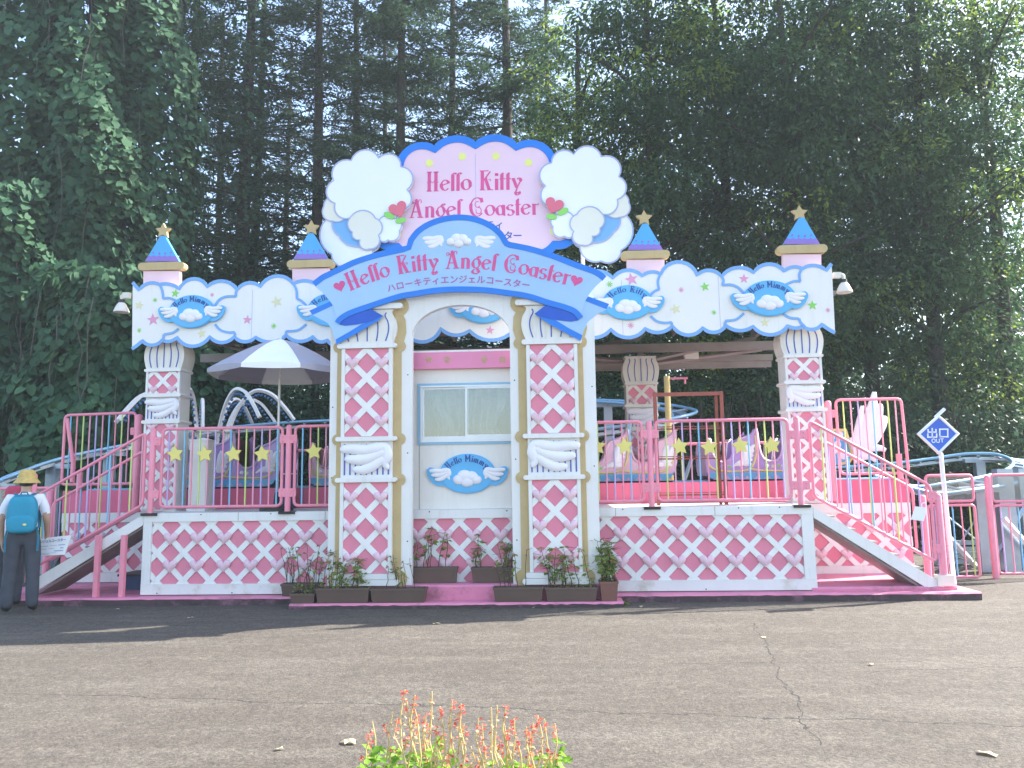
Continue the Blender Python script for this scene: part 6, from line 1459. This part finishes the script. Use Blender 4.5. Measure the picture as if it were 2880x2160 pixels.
# ------------------------------------------------------------------ trees
rng = np.random.default_rng(7)
def np_leaves(name, C, N_, T, size, asp, mats, parent, hexa=False, mi=None, fold=0.0):
    """C centres (n,3), N_ leaf normals, T tip directions, size (n,), asp width/length"""
    N_ = N_ / np.maximum(1e-6, np.linalg.norm(N_, axis=1, keepdims=True))
    T = T - N_ * np.sum(T * N_, axis=1, keepdims=True); T /= np.maximum(1e-6, np.linalg.norm(T, axis=1, keepdims=True))
    B = np.cross(N_, T); sz = size[:, None]; n = len(C)
    if hexa: shape = [(-.38, 0), (-.5, .34), (-.1, .5), (.28, .3), (.55, 0), (.28, -.3), (-.1, -.5), (-.5, -.34)]
    else: shape = [(-.5, 0), (0, .5), (.5, 0), (0, -.5)]
    k = len(shape); V = np.empty((n, k, 3), np.float32)
    for i, (a, b) in enumerate(shape): V[:, i] = C + T * sz * a + B * sz * asp * b + N_ * sz * (fold * abs(b))
    org = world_origin(parent); V -= np.array(org, np.float32)
    me = bpy.data.meshes.new(name); me.vertices.add(n * k); me.vertices.foreach_set('co', V.reshape(-1))
    me.loops.add(n * k); me.loops.foreach_set('vertex_index', np.arange(n * k, dtype=np.int32))
    me.polygons.add(n); me.polygons.foreach_set('loop_start', np.arange(0, n * k, k, dtype=np.int32))
    for m_ in (mats if isinstance(mats, (list, tuple)) else [mats]): me.materials.append(m_)
    if mi is not None: me.polygons.foreach_set('material_index', mi.astype(np.int32))
    me.update(calc_edges=True); o = bpy.data.objects.new(name, me); COL.objects.link(o); o.parent = parent; return o
def rnd_unit(n):
    v = rng.normal(size=(n, 3)); return v / np.linalg.norm(v, axis=1, keepdims=True)
def trunk(parent, x, y, h, r0, r1, lean=(0, 0), m_=None, limbs=(), name='trunk', extra=None):
    pts = []; rs = []
    for k in range(9):
        t = k / 8; pts.append((x + lean[0] * t + .06 * math.sin(t * 5 + x), y + lean[1] * t, -.1 + h * t)); rs.append((r0 * (1 - t) + r1 * t) * (1.35 if k == 0 else 1))
    mb = MB().tube(pts, rs, 10)
    for (t, ang, l, rr, up) in limbs:
        b = Vector(pts[0]).lerp(Vector(pts[-1]), t); d = Vector((math.cos(ang), math.sin(ang), up))
        mb.tube([b, b + d * l * .35 + Vector((0, 0, .1 * l)), b + d * l * .7 + Vector((0, 0, .05 * l)), b + d * l], [rr, rr * .75, rr * .5, rr * .2], 6)
    if extra is not None: mb.add(extra.v, extra.f)
    return part(name, mb, m_ or M_BARK, parent, smooth=60, recalc=False)
def gx(u, Y, v=1000): return P(u, v, Y).x

def vine_tree(label, x, y, h, r, n, seed, zmin=0.0):
    global rng
    rng = np.random.default_rng(seed); t = thing('vine_tree', label, 'tree', (x, y, 0), 'trees smothered in vines at the left')
    trunk(t, x, y, h * .97, .3, .08)
    th = rng.uniform(rad(150), rad(400), n); z = zmin + (h - zmin) * rng.random(n) ** .95
    ph = rng.uniform(0, 6.28, 8)
    lump = 1 + .22 * np.sin(th * 3 + z * .55 + ph[0]) + .20 * np.sin(z * 1.25 + th * 2 + ph[1]) + .13 * np.sin(z * 2.7 - th * 5 + ph[2]) + .08 * np.sin(z * 5.1 + th * 9 + ph[3])
    lump = np.maximum(lump, .55)
    hole = (np.sin(z * .9 + th * 4.2 + ph[4]) + np.sin(z * 1.9 - th * 6.3 + ph[5]) + np.sin(z * .45 + th * 2.1 + ph[6])) > 1.75
    rr = r * lump * (1 - .25 * (z / h) ** 3)
    depth = rng.random(n) ** 2.2; rr = rr * (1 - .42 * depth)
    keep = ~(hole & (rng.random(n) < .93)); th, z, rr = th[keep], z[keep], rr[keep]; n = len(th)
    C = np.stack([x + rr * np.cos(th), y + rr * np.sin(th) * .9, z], 1) + rng.normal(size=(n, 3)) * .05
    N_ = np.stack([np.cos(th), np.sin(th), np.full(n, .55)], 1) + rng.normal(size=(n, 3)) * .38
    T = np.stack([rng.normal(size=n) * .5, rng.normal(size=n) * .3 - .25, np.full(n, -1.0)], 1)
    np_leaves('crown', C, N_, T, rng.uniform(.13, .27, n), .88, M_VINE, t, hexa=True, fold=.12)
    # hanging bare vines
    mb = MB(); random.seed(seed)
    for k in range(16):
        a = random.uniform(3.3, 6.1); q = r * random.uniform(.6, 1.05); z1 = random.uniform(h * .4, h); p0 = Vector((x + q * math.cos(a), y + q * math.sin(a), z1))
        mb.tube([p0 + Vector((random.uniform(-.1, .1), random.uniform(-.1, .1), -j * .6)) for j in range(7)], .012, 3)
    part('hanging_vines', mb, M_BARKG, t, recalc=False)
vine_tree('vine-smothered tree at the left edge, tallest and nearest', gx(40, 9.0), 9.0, 18, 1.75, 22000, 1)
vine_tree('vine-smothered tree second from the left edge', gx(215, 8.6), 8.6, 17.5, 1.45, 20000, 2)
vine_tree('vine-smothered tree right above the left floodlight', gx(385, 9.4), 9.4, 18, 1.25, 17000, 3)
vine_tree('low lumpy vine mound at the left edge, lit on top', gx(-40, 7.6), 7.4, 8.6, 1.6, 11000, 4)
vine_tree('vine curtain behind the left staircase', gx(290, 7.4), 7.4, 6.4, 1.75, 12000, 5)
vine_tree('vine curtain behind the spinning ride', gx(470, 8.0), 8.0, 5.4, 1.5, 8000, 6)

def conifer(label, x, y, h, r0, Lmax, z0, dens, seed, vines=False, droop=.22):
    global rng
    rng = np.random.default_rng(seed); random.seed(seed)
    t = thing('conifer', label, 'tree', (x, y, 0), 'tall conifers behind the ride')
    Cs, Ns, Ts, Sz = [], [], [], []; mb = MB(); z = z0
    while z < h - .5:
        nb = random.randint(2, 6); f = (1 - (z / h)) ** .45
        for b in range(nb):
            a = random.uniform(0, 6.28); L = Lmax * f * random.uniform(.55, 1.1); rise = random.uniform(-.05, .22)
            d = Vector((math.cos(a), math.sin(a), 0)); pts = []
            for j in range(7):
                s_ = j / 6; pts.append(Vector((x, y, z)) + d * L * s_ + Vector((0, 0, L * (rise * s_ - droop * s_ * s_))))
            mb.tube(pts, [.035 * (1 - .13 * j) for j in range(7)], 4, cap=False)
            bare = random.random() > dens
            m = int(L / .036 * (.30 if bare else 1.0)); s_ = rng.uniform(.16, 1.0, m)
            sidev = np.array([-d.y, d.x, 0]); off = rng.normal(size=m) * .42 * (1 - .55 * s_) * min(1.3, L / 1.8)
            k = np.minimum((s_ * 6).astype(int), 5); fr = s_ * 6 - k; PA = np.array([tuple(p_) for p_ in pts]); base = PA[k] * (1 - fr[:, None]) + PA[k + 1] * fr[:, None]
            c = base + sidev[None] * off[:, None] + np.stack([np.zeros(m), np.zeros(m), -np.abs(off) * .35 - rng.random(m) * .08], 1)
            for rep in range(5):
                q = c + rng.normal(size=(m, 3)) * np.array([.08, .08, .035]); Cs.append(q)
                tt = np.array([d.x, d.y, -.25])[None] * .7 + sidev[None] * np.sign(off)[:, None] * .8 + rng.normal(size=(m, 3)) * .45
                Ts.append(tt); Ns.append(np.array([0, 0, 1.0])[None] + rng.normal(size=(m, 3)) * .40); Sz.append(rng.uniform(.10, .21, m))
        z += random.uniform(.30, .62)
    trunk(t, x, y, h, r0, .06, extra=mb)
    np_leaves('crown', np.concatenate(Cs), np.concatenate(Ns), np.concatenate(Ts), np.concatenate(Sz), .30, M_CONIF, t)
    if vines:
        n = 3200; th = rng.uniform(0, 6.28, n); zz = rng.random(n) ** 1.3 * h * .75; rr = r0 * 1.3 + .25 * rng.random(n) + .2 * np.abs(np.sin(zz * .8 + seed))
        np_leaves('trunk_vines', np.stack([x + rr * np.cos(th), y + rr * np.sin(th), zz], 1), np.stack([np.cos(th), np.sin(th), th * 0 + .4], 1) + rng.normal(size=(n, 3)) * .4, np.stack([th * 0, th * 0, th * 0 - 1], 1) + rng.normal(size=(n, 3)) * .3, rng.uniform(.10, .2, n), .8, M_VINE, t, hexa=True)
for args in (('leftmost conifer, dark straight trunk beside the vine trees', gx(518, 11), 11, 21, .24, 3.2, 3.6, .36, 11, True),
             ('conifer with vine-hung trunk above the left parasol', gx(676, 12), 12, 22, .30, 3.6, 4.2, .36, 12, True),
             ('slim conifer just behind the vine-hung trunk', gx(712, 13.5), 13.5, 21, .2, 3.0, 4.5, .3, 13),
             ('conifer with dark trunk left of the billboard', gx(880, 12.6), 12.6, 22, .25, 3.6, 4.6, .42, 14),
             ('conifer directly behind the left cloud cut-out', gx(995, 14.5), 14.5, 22, .22, 3.8, 3.5, .8, 15),
             ('shaggy conifer above the left half of the billboard', gx(1130, 12.2), 12.2, 21, .24, 3.8, 4.0, .95, 16),
             ('conifer rising behind the middle of the billboard', gx(1275, 15), 15, 22, .24, 4.2, 3.5, .95, 17),
             ('conifer with open trunk above the right cloud cut-out', gx(1432, 13), 13, 23, .26, 3.6, 5.0, .9, 18),
             ('far conifer between the vine trees and the billboard', gx(600, 19), 19, 21, .2, 3.6, 3.5, .35, 20),
             ('far conifer behind the left turrets', gx(800, 20), 20, 20, .2, 3.8, 3.0, .4, 21),
             ('far conifer deep behind the billboard', gx(1080, 20), 20, 22, .2, 4.0, 3.0, .9, 22),
             ('far conifer at the right side of the open sky', gx(1560, 18), 18, 21, .2, 4.2, 3.0, .95, 23)):
    conifer(*args)

def broadleaf(label, x, y, h, rx, ry, zc, rz, n_cl, per, seed, leaf=(.12, .20), gold=.10, mat_=None):  # gold: share of clumps given the sunlit yellow-green as leaf colour
    global rng
    rng = np.random.default_rng(seed); random.seed(seed)
    t = thing('broadleaf_tree', label, 'tree', (x, y, 0), 'dense broadleaf trees at the right')
    trunk(t, x, y, h * .8, .22, .06, limbs=[(random.uniform(.25, .85), random.uniform(0, 6.28), random.uniform(1, 2.4), .07, random.uniform(.3, .8)) for k in range(14)])
    u = rnd_unit(n_cl); rad_ = rng.random(n_cl) ** .42; cc = np.array([x, y, zc]) + u * rad_[:, None] * np.array([rx, ry, rz])
    cc = cc[cc[:, 2] > .8]; cr_ = rng.uniform(.55, 1.05, len(cc)); n = len(cc) * per
    ci = np.repeat(np.arange(len(cc)), per); v = rnd_unit(n); rr = (.45 + .55 * rng.random(n) ** .5) * cr_[ci]
    C = cc[ci] + v * rr[:, None] * np.array([1.25, 1.1, .62])
    N_ = v * .5 + np.array([0, 0, .8]) + rng.normal(size=(n, 3)) * .55; T = v * .8 + rng.normal(size=(n, 3)) * .45 + np.array([0, 0, -.9])
    mi = (rng.random(len(cc)) < gold)[ci].astype(int)
    np_leaves('crown', C, N_, T, rng.uniform(leaf[0], leaf[1], n), .42, [mat_ or M_BROAD, M_BROAD_SUNLIT], t, mi=mi)
for args in (('broadleaf tree right of the billboard with yellow-green lit tips', gx(1650, 11), 11, 18, 2.0, 2.0, 7.5, 8.0, 120, 230, 31, (.12, .20), .28),
             ('tall broadleaf tree above the third turret', gx(1850, 9.5), 9.5, 19, 2.2, 2.0, 9.0, 8.8, 150, 230, 32),
             ('broad dark tree between the two right turrets', gx(2060, 10.5), 10.5, 19, 2.3, 2.2, 9.0, 9.0, 150, 230, 33),
             ('large dark tree above the rightmost turret', gx(2260, 9.0), 9.0, 19, 2.2, 2.0, 9.0, 9.0, 150, 230, 34),
             ('dense tree right of the rightmost turret', gx(2450, 10.2), 10.2, 19, 2.2, 2.2, 9.0, 9.0, 150, 230, 35),
             ('dense tree above the exit sign', gx(2640, 9.2), 9.2, 19, 2.1, 2.0, 9.2, 9.0, 140, 230, 36),
             ('tree at the right edge with sky showing between branches', gx(2830, 9.8), 9.8, 19, 2.0, 2.0, 9.2, 8.6, 110, 230, 37, (.12, .20), .2),
             ('back tree filling the gap behind the third turret', gx(1950, 15), 15, 20, 3.2, 2.5, 9.0, 9.5, 120, 200, 38, (.14, .22), .12),
             ('back tree filling the gap behind the rightmost turret', gx(2350, 15), 15, 20, 3.2, 2.5, 9.0, 9.5, 120, 200, 39, (.14, .22), .12),
             ('back tree filling the gap at the right edge', gx(2720, 15), 15, 20, 3.2, 2.5, 9.0, 9.5, 100, 200, 40, (.14, .22), .12)):
    broadleaf(*args)
def shrub(label, u, y, h, r, n, seed):
    global rng
    rng = np.random.default_rng(seed); x = gx(u, y, 1200); t = thing('shrub', label, 'shrub', (x, y, 0), 'dark undergrowth behind the track')
    mb = MB(); random.seed(seed)
    for k in range(5):
        a = random.uniform(0, 6.28); mb.tube([(x, y, -.05), (x + r * .25 * math.cos(a), y + r * .25 * math.sin(a), h * .4), (x + r * .55 * math.cos(a), y + r * .5 * math.sin(a), h * .8)], [.05, .035, .015], 5)
    part('stems', mb, M_BARK, t, recalc=False)
    cl = 46; u_ = rnd_unit(cl); u_[:, 2] = np.abs(u_[:, 2]) * 1.0; cc = np.array([x, y, .2]) + u_ * (rng.random(cl) ** .4)[:, None] * np.array([r, r * .7, h * .9]); ci = rng.integers(0, cl, n); v = rnd_unit(n)
    C = cc[ci] + v * (.25 + .4 * rng.random(n))[:, None]; C[:, 2] = np.maximum(C[:, 2], .03)
    np_leaves('foliage', C, v * .5 + np.array([0, -.2, .7]) + rng.normal(size=(n, 3)) * .5, v + rng.normal(size=(n, 3)) * .6 - np.array([0, 0, .4]), rng.uniform(.08, .16, n), .6, M_SHRUB, t)
for i, (u, y, h, r, lb) in enumerate(((120, 7.0, 2.6, 1.5, 'dark shrub behind the left fence'), (640, 7.4, 3.6, 1.5, 'dark shrub behind the parasol pole'), (800, 7.8, 4.2, 1.5, 'dark shrub just left of the arch, behind the railing'), (980, 8.0, 4.4, 1.5, 'dark shrub behind the left pilaster'), (1180, 8.0, 4.6, 1.5, 'dark shrub behind the booth left side'), (1380, 8.0, 4.6, 1.5, 'dark shrub behind the booth right side'), (1580, 8.0, 4.4, 1.5, 'dark shrub behind the right pilaster'), (1740, 7.8, 4.2, 1.5, 'dark shrub left of the dim cream column'), (1960, 7.6, 4.0, 1.5, 'dark shrub behind the rusty frame'), (2160, 7.8, 4.2, 1.5, 'dark shrub left of the right column'), (2400, 7.8, 4.2, 1.6, 'dark shrub behind the tall white wing'), (2600, 7.8, 3.8, 1.5, 'dark shrub behind the exit sign'), (2780, 7.6, 3.4, 1.5, 'dark shrub behind the right loop of track'))):
    shrub(lb, u, y, h, r, 7500, 60 + i)
# the wood beyond, one mass
rng = np.random.default_rng(99); n = 90000; x = rng.uniform(-30, 26, n); z = rng.random(n) ** .8 * (8.5 + 2.5 * np.sin(x * .7) + 1.5 * np.sin(x * 1.9 + 1)); y = 23 + rng.random(n) * 6 + 1.2 * np.sin(x * .9 + z * .7)
wm = bpy.data.objects.new('woodland', None)
o = np_leaves('woodland', np.stack([x, y, z], 1), rng.normal(size=(n, 3)) * .7 + np.array([0, -.3, .7]), rng.normal(size=(n, 3)) + np.array([0, 0, -.6]), rng.uniform(.25, .45, n), .6, M_SHRUB, None)
tag(o, 'dark wood beyond the trees behind the ride', 'woodland', kind='stuff')
bpy.data.objects.remove(wm)

# ------------------------------------------------------------------ added haze volume that lifts the dark tones like lens veil
hz = bpy.data.materials.new('haze'); hz.use_nodes = True; t = hz.node_tree; t.nodes.remove(t.nodes['Principled BSDF'])
pv = t.nodes.new('ShaderNodeVolumePrincipled'); pv.inputs['Color'].default_value = (0.82, 0.93, 1.0, 1); pv.inputs['Density'].default_value = VEIL_HAZE; pv.inputs['Anisotropy'].default_value = 0.1
t.links.new(pv.outputs[0], t.nodes['Material Output'].inputs['Volume'])
tag(part('haze', MB().box(-95, 95, -65, 95, -1.2, 26.0), hz), kind='stuff', label='thin bright haze added around the ride in place of lens veil', cat='haze')
